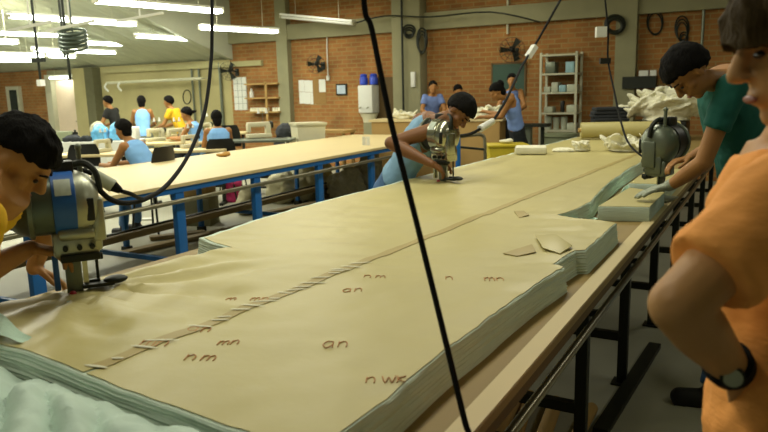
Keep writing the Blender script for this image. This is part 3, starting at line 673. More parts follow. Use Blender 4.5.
    build('tank_top' if tank else 'shirt', c, top, o, voxel=vc, sm=3, wrinkle=.008*k, wscale=11)
    if trousers:
        c = G(); c.loft(rings(-.2, .12, .008*k), 24)
        for a, kn, an in legs: c.ell(a, (.095*k,)*3).cap(a, kn, .094*k, .07*k).cyl(kn-(an-kn).normalized()*.05, an-(an-kn).normalized()*.03, .07*k, .055*k)
        build('trousers', c, trousers, o, voxel=max(vc, .012), sm=2, wrinkle=.008, wscale=9)
    for (a, kn, an), q in zip(legs, (-1, 1)):
        fp = (s.cross(rh) if abs(s.z) < .2 else V((0, 0, 1)).cross(rh)); ff = V((fp.x, fp.y, 0)).normalized()
        zz = an.z-.078*k
        c = G().cap((an+ff*.14*k-V((0, 0, .04*k))), an-ff*.03*k-V((0, 0, .035*k)), .042*k, .045*k).box(an+ff*.05*k-V((0, 0, .066*k)), (.24*k, .08*k, .022*k), math.atan2(ff.y, ff.x)).cyl(an-V((0, 0, .03*k)), an+V((0, 0, .05*k)), .045*k, .042*k)
        build('shoe', c, shoe, o, voxel=.012)
    for x in gl: build('glove', x, M_glove, o, voxel=.0055, sm=1)
    hg = hairball(hc, f, u, k, thr or (.42, .25, -.2, -.65, -.95), thick, rough)
    hr = build('hair', hg, hair, o)
    if extra_hair:
        e = G()
        for (p, rr) in extra_hair: e.ell(hp(*p), tuple(x*k for x in rr), B)
        build('hair_tail', e, hair, hr, voxel=.012, wrinkle=.006, wscale=30)
    if fingers:
        for q in (-1, 1):
            build('eye', G().ell(hp(q*.031, .081, .004), (.014*k, .007*k, .006*k), B, 10, 8), M_eye, o)
            build('eyebrow', G().cap(hp(q*.016, .092, .03), hp(q*.047, .08, .032), .0045*k, .003*k, 8), hair, o)
        build('lip', G().ell(hp(0, .0925, -.061), (.021*k, .006*k, .0065*k), B, 12, 8), M_lip, o)
    return o, arms
DN = V((0, 0, -1))
# --- man in yellow bending over the near machine
pe = V((-2.68, .62, .93)); shm = at(-14, 203, 1.93); hc = at(18, 160, 2.0)
fw_ = (RT*.62+FH*.1+DN*.75)
person('person in a yellow t-shirt with short black hair bending over the big near cutting machine', pe, shm, hc, fw_, (RT*.7+V((0, 0, .72))), (RT*.42-FH*.85+V((0, 0, -.12))),
       (at(34, 268, 2.36), at(30, 248, 2.16)), S_tan, H_black, K_yellow, K_dkp, feet=((-2.95, .95, .08), (-2.72, .45, .08)), poles=(V((-.3, 1, -.6)), V((-.2, -1, -.7))),
       hd=(RT*.9+DN*.55+FH*.2, RT*.9+DN*.25+FH*.25), hn=(DN+FH*-.3, DN), curl=(.55, .75), k=.99, vox=.0055, vclo=.01, fingers=True, sleeve=.6, thr=(.24, .2, .22, -.02, -.85), thick=1.15, rough=.10, shw=.185)
# --- man in the pale blue vest at the middle machine
pe = at(393, 192, 5.28); pe.z = .90; shm = at(429, 124, 4.92); hc = at(459, 112, 4.72)
person('person in a pale blue sleeveless vest and jeans leaning over the middle cutting machine', pe, shm, hc, RT*.38-FH*.42+DN*.85, RT*.8-FH*.3+V((0, 0, .6)), (RT*.25-FH*.93+DN*.12),
       (at(436, 160, 4.95), at(432, 164, 4.62)), S_dark, H_black, K_vest, K_jeans, hem=.10, armk=1.18, feet=(at(380, 290, 5.6).to_2d().to_3d()+V((-.05, 0, .08)), at(378, 290, 5.2).to_2d().to_3d()+V((-.1, 0, .08))), poles=(V((.2, .6, -1)), -RT*1.2-FH*.3+DN*.35),
       hd=(RT+DN*.4, RT*.8+DN*.5+FH*.3), hn=(DN, DN+FH*.5), curl=(.8, .8), k=.98, vox=.007, vclo=.01, fingers=True, tank=True, thr=(.25, .15, -.1, -.55, -.92), thick=1.15, shw=.175, girth=.95, elbows=(None, at(391, 143, 4.78)))
# --- man in the teal t-shirt at the right machine
pe = at(752, 188, 3.85); shm = at(724, 82, 3.70); hc = at(689, 73, 3.56)
person('person in a teal t-shirt bending over the table, mesh glove on one hand', pe, shm, hc, -RT*.5-FH*.05+DN*.85, -RT*.8+V((0, 0, .5)), (RT*.28+FH*.93+V((0, 0, .05))),
       (at(670, 186, 3.72), at(690, 158, 4.0)), S_mid, H_black, K_teal, K_jeans, feet=(V((-.17, 3.62, .08)), V((.02, 4.35, .08))), poles=(RT*1.0+DN*.55-FH*.35, RT*.6+DN),
       elbows=(at(703, 163, 3.5), None), hd=(-RT*.95+DN*.22+FH*.15, -RT+DN*.2), hn=(DN, DN), curl=(.25, .8), k=1.1, vox=.007, vclo=.011, fingers=True, sleeve=.55, thr=(.25, .18, -.1, -.55, -.92), thick=1.2, rough=.08, gloves=(0,), girth=1.14, shw=.2)
# --- man in orange close on the right
pe = V((.06, 1.37, .98)); shm = at(788, 166, 1.22); hc = at(806, 42, 1.1)
om, oa = person('person in an orange t-shirt close to the camera, hand on hip, looking down', pe, shm, hc, -RT*.93+FH*.08+DN*.25, -RT*.2+V((0, 0, 1)), (FH*.8+RT*.45+V((0, 0, 0))),
       (at(735, 372, 1.08), None), S_light, H_brown, K_orange, K_dkp, feet=(V((.12, 1.2, .08)), V((.16, 1.62, .08))), elbows=(at(678, 305, .95), None), poles=(DN, DN),
       hd=(RT*.9+DN*.35+FH*.2, None), hn=(RT*.3+FH*.9, None), curl=(.3, .4), k=1.06, vox=.006, vclo=.009, fingers=True, sleeve=.74, slr=1.08, hem=-.3, thr=(-.2, -.25, -.35, -.6, -.9), thick=1.22, rough=.16, shw=.19, girth=1.0)
a_, e_, w_ = oa[0]; d_ = (w_-e_).normalized(); u_, v_ = basis(d_)
wt = thing('wristwatch', 'black wristwatch on the wrist of the person in orange', 'watch', w_)
build('strap', G().loft([(w_+d_*x, u_*r, v_*r) for x, r in ((-.045, .0385), (-.043, .041), (-.018, .039), (-.016, .0365))], 24), M_rubber, wt)
build('watch_case', G().cyl(w_-d_*.03-FH*.036-RT*.015, w_-d_*.03-FH*.05-RT*.02, .019, n=18), M_dark, wt); build('watch_face', G().cyl(w_-d_*.03-FH*.0505-RT*.02, w_-d_*.03-FH*.0515-RT*.0205, .015, n=18), M_grip, wt)

# --- people farther back
def stander(label, x, y, D, face, top, trousers, hair=H_black, skin=S_mid, k=.97, lean=.08, wr=None, tank=True, headdown=.12, extra=None, poles=None, shw=.145, thr=None, hoff=0, girth=.82, dz=0):
    hcp = at(x, y, D); f = V(face); f.z = 0; f.normalize(); rt = f.cross(V((0, 0, 1)))
    hcp.z -= .10*k; sh_ = hcp - f*(.05+lean*.3) - V((0, 0, .178*k)); pel_ = sh_ - f*lean*1.6 - V((0, 0, .47*k))
    wr = wr or (sh_+f*.32-rt*.12-V((0, 0, .32)), sh_+f*.32+rt*.12-V((0, 0, .32)))
    return person(label, pel_, sh_, hcp, f+DN*headdown, V((0, 0, 1)), rt, wr, skin, hair, top, trousers, k=k, tank=tank, nar=.02, extra_hair=extra, vox=.016, poles=poles or (rt*-.6+DN, rt*.6+DN), shw=shw, thr=thr, girth=girth)
stander('person in a long sky blue tunic standing with back turned before the olive wall', 141, 97, 13.5, FH*1-RT*.3, K_sky, K_conc if False else mat('grey_trousers', '6e7466', .9), extra=[((0, -.05, -.04), (.07, .055, .09))])
stander('person in a black t-shirt standing at the far left by the dark column', 107, 97, 14, FH*.2-RT*1, K_bk, K_dkp, tank=False)
stander('person in a mustard yellow t-shirt standing against the olive wall', 168, 97, 13.5, -RT*.9+FH*.2, K_mustard, K_dkp, lean=.12, tank=False)
stander('person with dark hair in a dusty blue shirt standing beside the concrete column', 433, 82, 13.0, -FH+RT*.1, K_violet, K_jeans, headdown=.05, tank=False, girth=.9)
stander('person half hidden behind the bowed head of the man in the vest', 458, 86, 13.0, -FH*.9+RT*.3, K_violet, K_dkp, headdown=.3, extra=[((0, -.09, .05), (.05, .06, .06))])
stander('person facing the camera before the green chalkboard, half hidden behind another', 512, 75, 11.7, -FH*.95-RT*.25, K_violet, K_dkp, headdown=.0)
hb = at(497, 92, 9.7)
person('person in a blue top and dark trousers leaning over white cloth, hair bun', at(517, 131, 10.0), at(510, 98, 9.85), hb, -RT*.8-FH*.1+DN*.6, -RT*.5+V((0, 0, 1)), RT*.15+FH*.95,
       (at(484, 117, 9.9), at(487, 112, 10.3)), S_mid, H_black, mat('cornflower_top', '7d9ad6', .85), K_dkp, hem=.12, k=1.0, tank=True, vox=.014, shw=.155, extra_hair=[((0, -.1, .06), (.06, .06, .06)), ((0, -.06, -.03), (.07, .06, .08))], poles=(DN*1+RT*.4, DN), girth=.95, feet=(V((-2.9, 9.75, .08)), V((-2.85, 10.1, .08))))
def sitter(label, x, y, D, face, top, extra=None, lean=.12, k=.97, hands=None, thr=None, tank=True):
    hcp = at(x, y, D); f = V(face); f.z = 0; f.normalize(); rt = f.cross(V((0, 0, 1)))
    hcp.z -= .10*k; sh_ = hcp-f*(.05+lean*.3)-V((0, 0, .178*k)); pel_ = sh_-f*lean*1.3-V((0, 0, .45*k))
    fy = .08
    feet = (V((pel_.x, pel_.y, fy))+f*.42-rt*.12, V((pel_.x, pel_.y, fy))+f*.42+rt*.12)
    wr = hands or (sh_+f*.36-rt*.1-V((0, 0, .24)), sh_+f*.36+rt*.1-V((0, 0, .24)))
    person(label, pel_, sh_, hcp, f+DN*.3, V((0, 0, 1)), rt, wr, S_mid, H_black, top, K_jeans, feet=feet, k=k, tank=tank, nar=.015, extra_hair=extra, vox=.015, poles=(-rt*.5+DN, rt*.5+DN), shw=.16, thr=thr, knee=f+V((0, 0, .4)), girth=.98, hem=-.2)
    return pel_, f
SE = sitter('person in a sky blue top bent left over sewing before a black chair', 122, 121.5, 8.1, -RT*.95+FH*.35, K_sky, lean=.22, extra=[((0, -.09, .03), (.06, .05, .06)), ((0, -.05, -.04), (.07, .055, .07))])
SI = sitter('person in a sky blue top with a ponytail seated at a far sewing machine', 186, 108.5, 12, -RT*1+FH*.1, K_sky, extra=[((0, -.13, .0), (.025, .07, .03))])
SJ = sitter('person in a sky blue top seated upright with back turned, pink cloth beside', 216, 112, 10.4, FH*.95-RT*.35, K_sky, lean=.06, extra=[((0, -.055, -.05), (.07, .055, .11))], thr=(.4, .2, -.3, -.8, -.99))
# ------------------------------------------------------------------ sewing area
def sew_table(x, y, z, L, W, label, m=M_woodp, rz=YAW):
    p = atz(x, y, z); t = thing('sewing_table', label, 'table', (0, 0, 0))
    build('tabletop', G().box((0, 0, z-.02), (L, W, .04)), m, t, bevel=.008)
    for s in (-1, 1):
        build('leg', G().box((s*(L/2-.1), 0, z/2-.02), (.05, .06, z-.05)).box((s*(L/2-.1), 0, .02), (.06, W*.9, .04)), M_dark, t)
    build('stretcher', G().box((0, .0, .28), (L-.2, .04, .05)), M_dark, t)
    build('treadle', G().box((0, -.05, .12), (.3, .22, .02)), M_dark, t)
    t.location = (p.x, p.y, 0); t.rotation_euler = (0, 0, rz); return t
def sew_machine(x, y, z, label, rz=YAW, m=M_cream, k=1.0):
    p = atz(x, y, z); t = thing('sewing_machine', label, 'sewing machine', (0, 0, 0), 'sewing machines')
    build('bed', G().box((0, 0, .045), (.48, .18, .08)), m, t, bevel=.012)
    build('arm', G().box((.19, 0, .17), (.1, .13, .2)).box((.0, 0, .265), (.46, .11, .09)).box((-.2, 0, .2), (.08, .1, .16)), m, t, bevel=.02)
    build('needle_bar', G().cyl((-.2, 0, .13), (-.2, 0, .085), .008), M_chrome, t)
    build('hand_wheel', G().cyl((.245, 0, .25), (.285, 0, .25), .07, n=20), M_dark, t)
    s = build('spool_stand', G().cyl((.12, .06, .3), (.12, .06, .52), .006).box((.12, .06, .47), (.2, .02, .012)), M_grey, t)
    for q in (-.08, .08): build('thread_cone', G().cyl((.12+q, .06, .476), (.12+q, .06, .57), .032, .014), M_paperw, s)
    t.location = (p.x, p.y, z+.001); t.rotation_euler = (0, 0, rz); t.scale = (k,)*3; return t
sew_table(94, 153, .84, 1.05, .55, 'tan sewing table at far left, in front of the person bent over sewing')
sew_table(186, 149, .84, 1.25, .5, 'long tan sewing table behind the rear edge of the blue-legged table')
sew_table(168, 142, .84, 1.3, .5, 'second tan sewing table row carrying two cream machines')
sew_table(198, 134, .86, 1.2, .5, 'far sewing table of the person with the ponytail')
sew_table(260, 139, .90, 1.1, .55, 'dark-fronted sewing table right of the seated person in blue', M_grey)
sew_table(233, 132, .88, .6, .4, 'narrow tan table behind the person seated upright')
sew_machine(156, 141, .841, 'left one of the two cream sewing machines side by side', k=.72, rz=YAW+1.0)
sew_machine(176, 141, .841, 'right one of the two cream sewing machines side by side', k=.72, rz=YAW+1.0)
sew_machine(205, 134, .861, 'cream sewing machine partly behind the hanging cable, at the far table', k=.72, rz=YAW+1.1)
sew_machine(259, 138, .901, 'cream sewing machine under the wooden wall shelves', k=.85, rz=YAW+.5)
sew_machine(103, 152, .841, 'cream sewing machine on the table of the person bent over sewing', k=.6, rz=YAW+1.2)
sew_machine(190, 147.5, .841, 'cream sewing machine left of the person seated upright', k=.62, rz=YAW+1.0)
def chair(x, y, D, face, label, k=1.0, p=None):
    p = V(p) if p else at(x, y, D); t = thing('work_chair', label, 'chair', (0, 0, 0), 'black work chairs'); z = .46
    build('seat', G().box((0, 0, z), (.42, .40, .05)), M_black, t, bevel=.02)
    build('backrest', G().grid(10, 8, lambda u, v: ((u-.5)*.44*(1-.25*v**4), -.22-.04*v+.05*(2*u-1)**2, z+.18+.30*v)), M_black, t)
    bk = t.children[-1]; md = bk.modifiers.new('s', 'SOLIDIFY'); md.thickness = .025
    build('back_post', G().bar((0, -.18, z-.02), (0, -.25, z+.3), .05, .02), M_dark, t)
    for a in range(4):
        c, s_ = math.cos(a*PI/2+PI/4), math.sin(a*PI/2+PI/4); build('leg', G().cyl((c*.2, s_*.2, z-.02), (c*.27, s_*.27, .01), .013), M_dark, t)
    t.location = (p.x, p.y, 0); t.rotation_euler = (0, 0, math.atan2(-face.x, face.y)); t.scale = (1, 1, k); return t
for (pl_, f_), lab, kz in (((SE[0], SE[1]), 'black work chair behind the person bent over sewing', 1.12), ((SJ[0], SJ[1]), 'black work chair of the person seated upright with pink cloth beside', 1.05), ((SI[0], SI[1]), 'black work chair of the person with a ponytail', 1.1)):
    q = pl_+f_*.05; chair(0, 0, 0, f_, lab, kz, (q.x, q.y, 0))
chair(80, 150, 9.4, -FH+RT*.2, 'empty round-backed black chair at far left beside the long white table', 1.05)
chair(230, 133, 11.6, FH, 'empty black chair just right of the person seated upright, by the narrow table', 1.2)
q = at(228, 140, 10.35); one('pink_cloth', G().ell((q.x, q.y, .52), (.15, .1, .22)).ell((q.x+.08, q.y, .36), (.12, .1, .16)).cyl((q.x, q.y, 0.0), (q.x, q.y, .4), .1, .12), M_pink, 'bright pink cloth hanging beside the chair of the person seated upright', 'cloth', voxel=.02, wrinkle=.03)
# white covered long table with packages
p = atz(90, 141, .86); t = thing('covered_table', 'long table under a white cloth at far left carrying blue bags', 'table', (p.x, p.y, 0))
cs, sn = math.cos(YAW), math.sin(YAW)
def lt(a, b, z): return V((p.x+a*cs-b*sn, p.y+a*sn+b*cs, z))
build('tabletop', G().box(lt(0, .1, .845), (1.75, .8, .03), YAW), M_paperw, t)
for a in (-.8, .8):
    for b in (-.2, .42): build('leg', G().box(lt(a, b, .415), (.05, .05, .83), YAW), M_dark, t)
build('cloth_front', G().grid(50, 8, lambda u, v: lt(-.88+1.76*u, -.31-.02*math.sin(u*50)*(1-v), .2+.655*v)), M_paperw, t)
t.children[-1].modifiers.new('s', 'SOLIDIFY').thickness = .01
def lump(a, b, sx, sy, sz, m, name, label, cat, w=.02, z0=.861):
    g = G().ell(lt(a, b, z0+sz*.5), (sx/2, sy/2, sz*.52)).box(lt(a, b, z0+sz*.3), (sx*.8, sy*.8, sz*.58), YAW); return one(name, g, m, label, cat, voxel=.016, wrinkle=w)
lump(.20, .0, .34, .25, .30, M_bluebag, 'plastic_bag', 'pale blue plastic bag on the white covered table, left of the pair', 'bag')
lump(.52, .0, .3, .25, .33, M_bluebag, 'plastic_bag', 'pale blue plastic bag on the white covered table, right of the pair', 'bag')
lump(-.28, -.05, .36, .25, .12, M_jeans, 'dark_cloth', 'dark cloth bundle on the white covered table left of the blue bags', 'cloth')
lump(-.02, -.12, .24, .2, .10, K_dkp, 'dark_cloth', 'small dark cloth bundle right against the blue bags', 'cloth')
one('small_box', G().box(lt(-.52, .15, .95), (.24, .2, .175), YAW), M_tub, 'small olive box on the left end of the white covered table', 'box', bevel=.01)
one('small_bottle', G().cyl(lt(-.34, .2, .862), lt(-.34, .2, 1.02), .045).cyl(lt(-.34, .2, 1.0), lt(-.34, .2, 1.06), .02), M_black, 'dark bottle beside the small olive box', 'bottle')
lump(.06, .25, .28, .25, .34, M_sackw, 'white_bundle', 'whitish bundle behind the left blue bag', 'cloth')
one('white_bundle', G().box(lt(.76, .1, .98), (.18, .25, .235), YAW), M_paperw, 'white parcel right of the blue bags', 'parcel', bevel=.03)
heap('cloth_pile', (atz(128, 160, .45).x, atz(128, 160, .45).y, .0), .8, .5, .5, mat('teal_scraps', '4d7468', .9, var=.5, scale=14), 'pile of teal and pale scraps on the floor under the sewing tables at left', 'fabric', 21, 6)
heap('cloth_pile', (atz(172, 152, .45).x, atz(172, 152, .45).y, .0), .7, .6, .66, mat('mixed_scraps', '8d8c7c', .9, var=.5, scale=14), 'pile of mixed scraps on the floor between the two seated backs', 'fabric', 22, 6)
# cream bin with white cloth right of the sewing row
p = at(308, 135, 11.6); t = thing('laundry_bin', 'tall cream bin with white fabric heaped over it before the wall papers', 'bin', (p.x, p.y, 0))
build('body', G().loft([((p.x, p.y, z), V((r, 0, 0)), V((0, r*.8, 0))) for z, r in ((.0, .30), (1.06, .36), (1.1, .40), (1.13, .40))], 4), M_cream, t, smooth=False)
q = at(298, 138, 11.5); pile('white_fabric_heap', (q.x, q.y, 0), .8, .55, 1.0, M_white, 'white fabric heaped on the floor before the tall cream bin', 'fabric', 31, 60, (.1, .24), .04, .016)
q = at(286, 126, 12.0); one('dark_bundle', G().box((q.x, q.y, .42), (.35, .3, .84)).ell((q.x, q.y, .95), (.2, .18, .16)), M_jeans, 'dark bundle standing between the cream machine and the bin', 'bundle', voxel=.025, wrinkle=.03)
# small wooden bench
p = at(328, 131, 12.3); t = thing('wooden_bench', 'small wooden bench under the framed picture', 'bench', (p.x, p.y, 0)); zt = p.z
build('bench_top', G().box((p.x, p.y, zt), (.95, .4, .05)), M_card, t)
for a in (-.42, .42):
    for b in (-.15, .15): build('leg', G().box((p.x+a, p.y+b, zt/2-.01), (.05, .05, zt-.03)), M_card, t)

# ------------------------------------------------------------------ things on and at the brick wall
def on_wall(x0, y0, x1, y1, Y=WY-.02):
    a, b = aty(x0, y0, Y), aty(x1, y1, Y); return (min(a.x, b.x), max(a.x, b.x), min(a.z, b.z), max(a.z, b.z))
def wallbox(name, r, d, m, label, cat, group=None, Y=WY, bevel=0):
    return one(name, G().box(((r[0]+r[1])/2, Y-d/2+.001, (r[2]+r[3])/2), (r[1]-r[0], d, r[3]-r[2])), m, label, cat, group, bevel=bevel)
r = on_wall(233, 77.5, 247.5, 110)
t = thing('chart_board', 'tall white chart board at the left end of the brick wall', 'board', ((r[0]+r[1])/2, WY-.02, r[2]))
build('panel', G().box(((r[0]+r[1])/2, WY-.0125, (r[2]+r[3])/2), (r[1]-r[0], .026, r[3]-r[2])), M_paperw, t)
for k in range(1, 3): build('line', G().box((r[0]+(r[1]-r[0])*k/3, WY-.027, (r[2]+r[3])/2), (.008, .003, r[3]-r[2])), M_grey, t)
for k in range(1, 5): build('line', G().box(((r[0]+r[1])/2, WY-.027, r[2]+(r[3]-r[2])*k/5), (r[1]-r[0], .003, .008)), M_grey, t)
r = on_wall(298, 80, 316, 103.5); t = thing('notice_sheets', 'large white notice sheets taped together on the brick wall', 'paper', ((r[0]+r[1])/2, WY, r[2]))
for i in range(3):
    for j in range(2):
        build('sheet', G().box((r[0]+(r[1]-r[0])*(i+.5)/3, WY-.0015-.003*((i+j) % 2), r[2]+(r[3]-r[2])*(j+.5)/2-.01*i), ((r[1]-r[0])/3-.004, .003, (r[3]-r[2])/2-.006)), M_paperw, t)
wallbox('cork_board', on_wall(312, 79, 326, 104), .008, M_cork, 'brown cork board beside the large notice sheets', 'board')
wallbox('notice_sheet', on_wall(318.5, 79.5, 325.5, 92), .004, M_paperw, 'small white sheet pinned on the brown cork board', 'paper', Y=WY-.009)
r = on_wall(336, 84, 347, 95); t = thing('framed_picture', 'small dark-framed picture on the brick wall left of the water dispenser', 'picture', ((r[0]+r[1])/2, WY, r[2]))
build('frame', G().box(((r[0]+r[1])/2, WY-.016, (r[2]+r[3])/2), (r[1]-r[0], .03, r[3]-r[2])), M_dark, t)
build('print', G().box(((r[0]+r[1])/2, WY-.033, (r[2]+r[3])/2), (r[1]-r[0]-.06, .006, r[3]-r[2]-.06)), mat('pale_print', 'aab9c4', .5, var=.3, scale=9), t)
# wooden shelves
a, b = aty(247.5, 83, WY-.12), aty(282, 113, WY-.12)
t = thing('wall_shelf', 'wooden three-board wall shelf above the cream sewing machine', 'shelf', ((a.x+b.x)/2, WY, b.z))
zs = [aty(262, y, WY-.12).z for y in (84, 98, 112)]
for z in zs: build('shelf_board', G().box(((a.x+b.x)/2, WY-.13, z), (b.x-a.x, .25, .03)), M_card, t)
xm = aty(267, 90, WY-.2).x; build('upright', G().box((xm, WY-.24, (zs[0]+zs[2])/2-.25), (.05, .03, zs[0]-zs[2]+.6)), M_card, t)
for i in range(11):
    x = a.x+.08+i*(b.x-a.x-.14)/10
    if abs(x-xm) < .04: continue
    one('thread_spool', G().cyl((x, WY-.13, zs[2]+.016), (x, WY-.13, zs[2]+.1), .035, .03, 12), M_white, 'white thread spool in the row on the lowest wall shelf board', 'spool', 'thread spools on the wall shelf')
x = aty(250, 94, WY-.13).x; one('white_jug', G().cyl((x+.05, WY-.13, zs[1]+.016), (x+.05, WY-.13, zs[1]+.15), .05).cyl((x+.05, WY-.13, zs[1]+.15), (x+.05, WY-.13, zs[1]+.22), .03, .02), M_paperw, 'white jug on the middle board of the wall shelf', 'jug')
# water dispenser
r = on_wall(357.5, 85.5, 372.5, 113, WY-.35); xc = (r[0]+r[1])/2
t = thing('water_dispenser', 'white wall water dispenser with its basin on the brick wall', 'dispenser', (xc, WY-.2, r[2]))
build('cabinet', G().box((xc, WY-.18, (r[2]+r[3])/2), (r[1]-r[0], .34, r[3]-r[2])), M_paperw, t, bevel=.02)
build('basin', G().loft([((xc, WY-.2, z), V((q, 0, 0)), V((0, q*.5, 0))) for z, q in ((r[2]-.2, .14), (r[2]-.12, .15), (r[2]-.01, .22))], 20), M_cream, t)
build('pedestal', G().box((xc, WY-.16, (r[2]-.2)/2), (.2, .22, r[2]-.2)), M_conc, t)
for q in (-.1, .08): build('tap', G().cyl((xc+q, WY-.36, r[2]+.12), (xc+q, WY-.42, r[2]+.10), .015), M_chrome, t)
for q, lab in ((-.12, 'left'), (.12, 'right')):
    one('water_bottle', G().loft([((xc+q, WY-.18, r[3]+.002+z), V((w_, 0, 0)), V((0, w_, 0))) for z, w_ in ((0, .05), (.02, .085), (.14, .085), (.17, .07), (.2, .08), (.23, .05))], 18), M_bwater, '%s blue water bottle standing on the white dispenser' % lab, 'bottle')
one('dark_plank', G().box((aty(385, 100, WY).x, WY-.04, .95), (.55, .06, 1.9)), mat('brown_plank', '5c4a2a', .8), 'dark brown board standing on the wall right of the water dispenser', 'board')
# fans
def fan(x, y, D, label, r=.2, face=None):
    c = aty(x, y, WY-.32); f = face or V((.35, -1, -.25)); f = f.normalized(); u, v = basis(f)
    t = thing('wall_fan', label, 'fan', c, 'wall fans')
    build('motor', G().cap(c-f*.12, c-f*.02, .055, .045), M_black, t)
    for k in range(3):
        a = k*2*PI/3; d = u*math.cos(a)+v*math.sin(a); e = f.cross(d); vs = [c+d*.04-e*.02, c+d*r*.9-e*.07+f*.02, c+d*r*.95+e*.05-f*.02, c+d*.04+e*.025]
        build('blade', G().add(vs+[p-f*.006 for p in vs], [(0, 1, 2, 3), (7, 6, 5, 4), (0, 4, 5, 1), (1, 5, 6, 2), (2, 6, 7, 3), (3, 7, 4, 0)]), M_dark, t)
    g = G()
    for q in (.35, .65, 1.0):
        g.tube([c+f*(.05*(1-q**2)+.02)+(u*math.cos(a*PI/8)+v*math.sin(a*PI/8))*r*q for a in range(17)], .004, 5, 1)
    for a in range(12):
        d = u*math.cos(a*PI/6)+v*math.sin(a*PI/6); g.tube([c+f*.07+d*.02, c+f*.055+d*r*.5, c+f*.02+d*r, c-f*.04+d*r*.8, c-f*.05+d*.05], .003, 4, 1)
    build('cage', g, M_black, t)
    build('bracket', G().cyl(c-f*.1, (c.x-f.x*.1, WY+.02, c.z-.03), .015).box((c.x-f.x*.1, WY-.01, c.z-.03), (.1, .03, .16)), M_dark, t)
fan(316, 64, 14.2, 'black wall fan above the notice sheets'); fan(512, 50, 12.6, 'black wall fan above the green chalkboard', .23)
fan(229, 71, 14.8, 'black wall fan at the corner above the chart board', .22)
one('wall_light_cord', G().tube([aty(327, 26, WY-.03), aty(327, 50, WY-.03), aty(328, 76, WY-.03)], .012, 6).box(aty(328, 78, WY-.04), (.06, .05, .1)), M_paperw, 'white switch cord hanging down the brick wall right of the fan', 'cord')
r = on_wall(492, 64, 525, 95); t = thing('chalkboard', 'green chalkboard on the brick wall', 'board', ((r[0]+r[1])/2, WY, r[2]))
build('board', G().box(((r[0]+r[1])/2, WY-.015, (r[2]+r[3])/2), (r[1]-r[0], .026, r[3]-r[2])), M_board, t)
for x in (r[0], r[1]): build('frame', G().box((x, WY-.018, (r[2]+r[3])/2), (.03, .034, r[3]-r[2]+.03)), M_edge, t)
for z in (r[2], r[3]): build('frame', G().box(((r[0]+r[1])/2, WY-.018, z), (r[1]-r[0], .034, .03)), M_edge, t)
wallbox('electric_box', on_wall(411.5, 72, 416, 87, WY-.32), .05, M_paperw, 'narrow white switch box on the concrete column', 'switch box', Y=WY-.32, bevel=.01)
r = on_wall(625, 76, 658, 82); one('wall_ledge', G().box(((r[0]+r[1])/2, WY-.18, r[2]), (r[1]-r[0], .14, .2)), M_dark, 'dark shelf ledge on the brick wall above the white garment heap', 'shelf')
for (x0, x1, lab) in ((641, 650, 'left white packet on the dark wall ledge'), (652, 658, 'right white packet on the dark wall ledge')):
    q = on_wall(x0, 71, x1, 75); one('packet', G().box(((q[0]+q[1])/2, WY-.18, r[2]+.15), (q[1]-q[0], .1, .09)), M_paperw, lab, 'packet')
# steel shelf
a = aty(541.5, 60, WY-.4); b = aty(577, 60, WY-.4); xa, xb, yf, yb = a.x, b.x, WY-.42, WY-.06
t = thing('steel_shelving', 'tall open steel shelving unit with five boards at the brick wall', 'shelf', ((xa+xb)/2, WY-.24, 0))
zs = [aty(558, y, yf).z for y in (55, 74, 93, 113.5, 131)]
for x in (xa, xb):
    for y in (yf, yb): build('post', G().box((x, y, zs[0]/2+.02), (.04, .04, zs[0]+.06)), M_pframe, t)
for z in zs: build('shelf_board', G().box(((xa+xb)/2, WY-.24, z), (xb-xa+.03, .4, .03)), M_pframe, t)
SW = xb-xa; cream_ = mat('pale_ware', 'a9ad98', .6, var=.2); blue_ = mat('blue_white_pack', '86a8ae', .6, var=.4, scale=12)
def item(f0, f1, k, h, m, name, label, cat, d=.25, rnd=False):
    x0, x1 = xa+.03+SW*.95*f0, xa+.03+SW*.95*f1; z = zs[k]+.0155; c = ((x0+x1)/2, WY-.26)
    if rnd:
        q = (x1-x0)/2; g = G().loft([((c[0], c[1], z+s*h), V((q*w_, 0, 0)), V((0, q*w_, 0))) for s, w_ in ((0, .82), (.8, .98), (.82, 1.0), (1, .98))], 18); return one(name, g, m, label, cat)
    return one(name, G().box((c[0], c[1], z+h/2), (x1-x0, d, h)), m, label, cat, bevel=.015)
item(.05, .35, 1, .2, M_grey, 'grey_box', 'dark grey box on the second steel shelf', 'box'); item(.66, .92, 1, .19, blue_, 'blue_white_pack', 'blue and white pack right on the second steel shelf', 'pack')
item(.02, .22, 2, .1, cream_, 'cloth_pack', 'flat pale pack at the left end of the third steel shelf', 'pack'); item(.25, .45, 2, .17, cream_, 'cloth_pack', 'taller pale pack left of centre on the third steel shelf', 'pack')
item(.48, .68, 2, .12, blue_, 'blue_white_pack', 'bluish pack in the middle of the third steel shelf', 'pack'); item(.71, .98, 2, .13, cream_, 'cloth_pack', 'pale pack at the right end of the third steel shelf', 'pack')
item(.03, .3, 3, .1, cream_, 'cloth_pack', 'pale pack left on the fourth steel shelf', 'pack'); item(.5, .6, 3, .2, M_black, 'dark_bottle', 'dark upright bottle on the fourth steel shelf', 'bottle', .1); item(.72, .98, 3, .13, cream_, 'cloth_pack', 'pale pack right on the fourth steel shelf', 'pack')
item(.02, .24, 4, .24, cream_, 'round_tub', 'leftmost pale round tub on the lowest steel shelf', 'tub', rnd=True); item(.27, .47, 4, .22, cream_, 'round_tub', 'second pale round tub from the left on the lowest steel shelf', 'tub', rnd=True)
item(.5, .71, 4, .23, cream_, 'round_tub', 'third pale round tub from the left on the lowest steel shelf', 'tub', rnd=True); item(.74, .98, 4, .12, cream_, 'cloth_pack', 'low pale pack at the right end of the lowest steel shelf', 'pack')
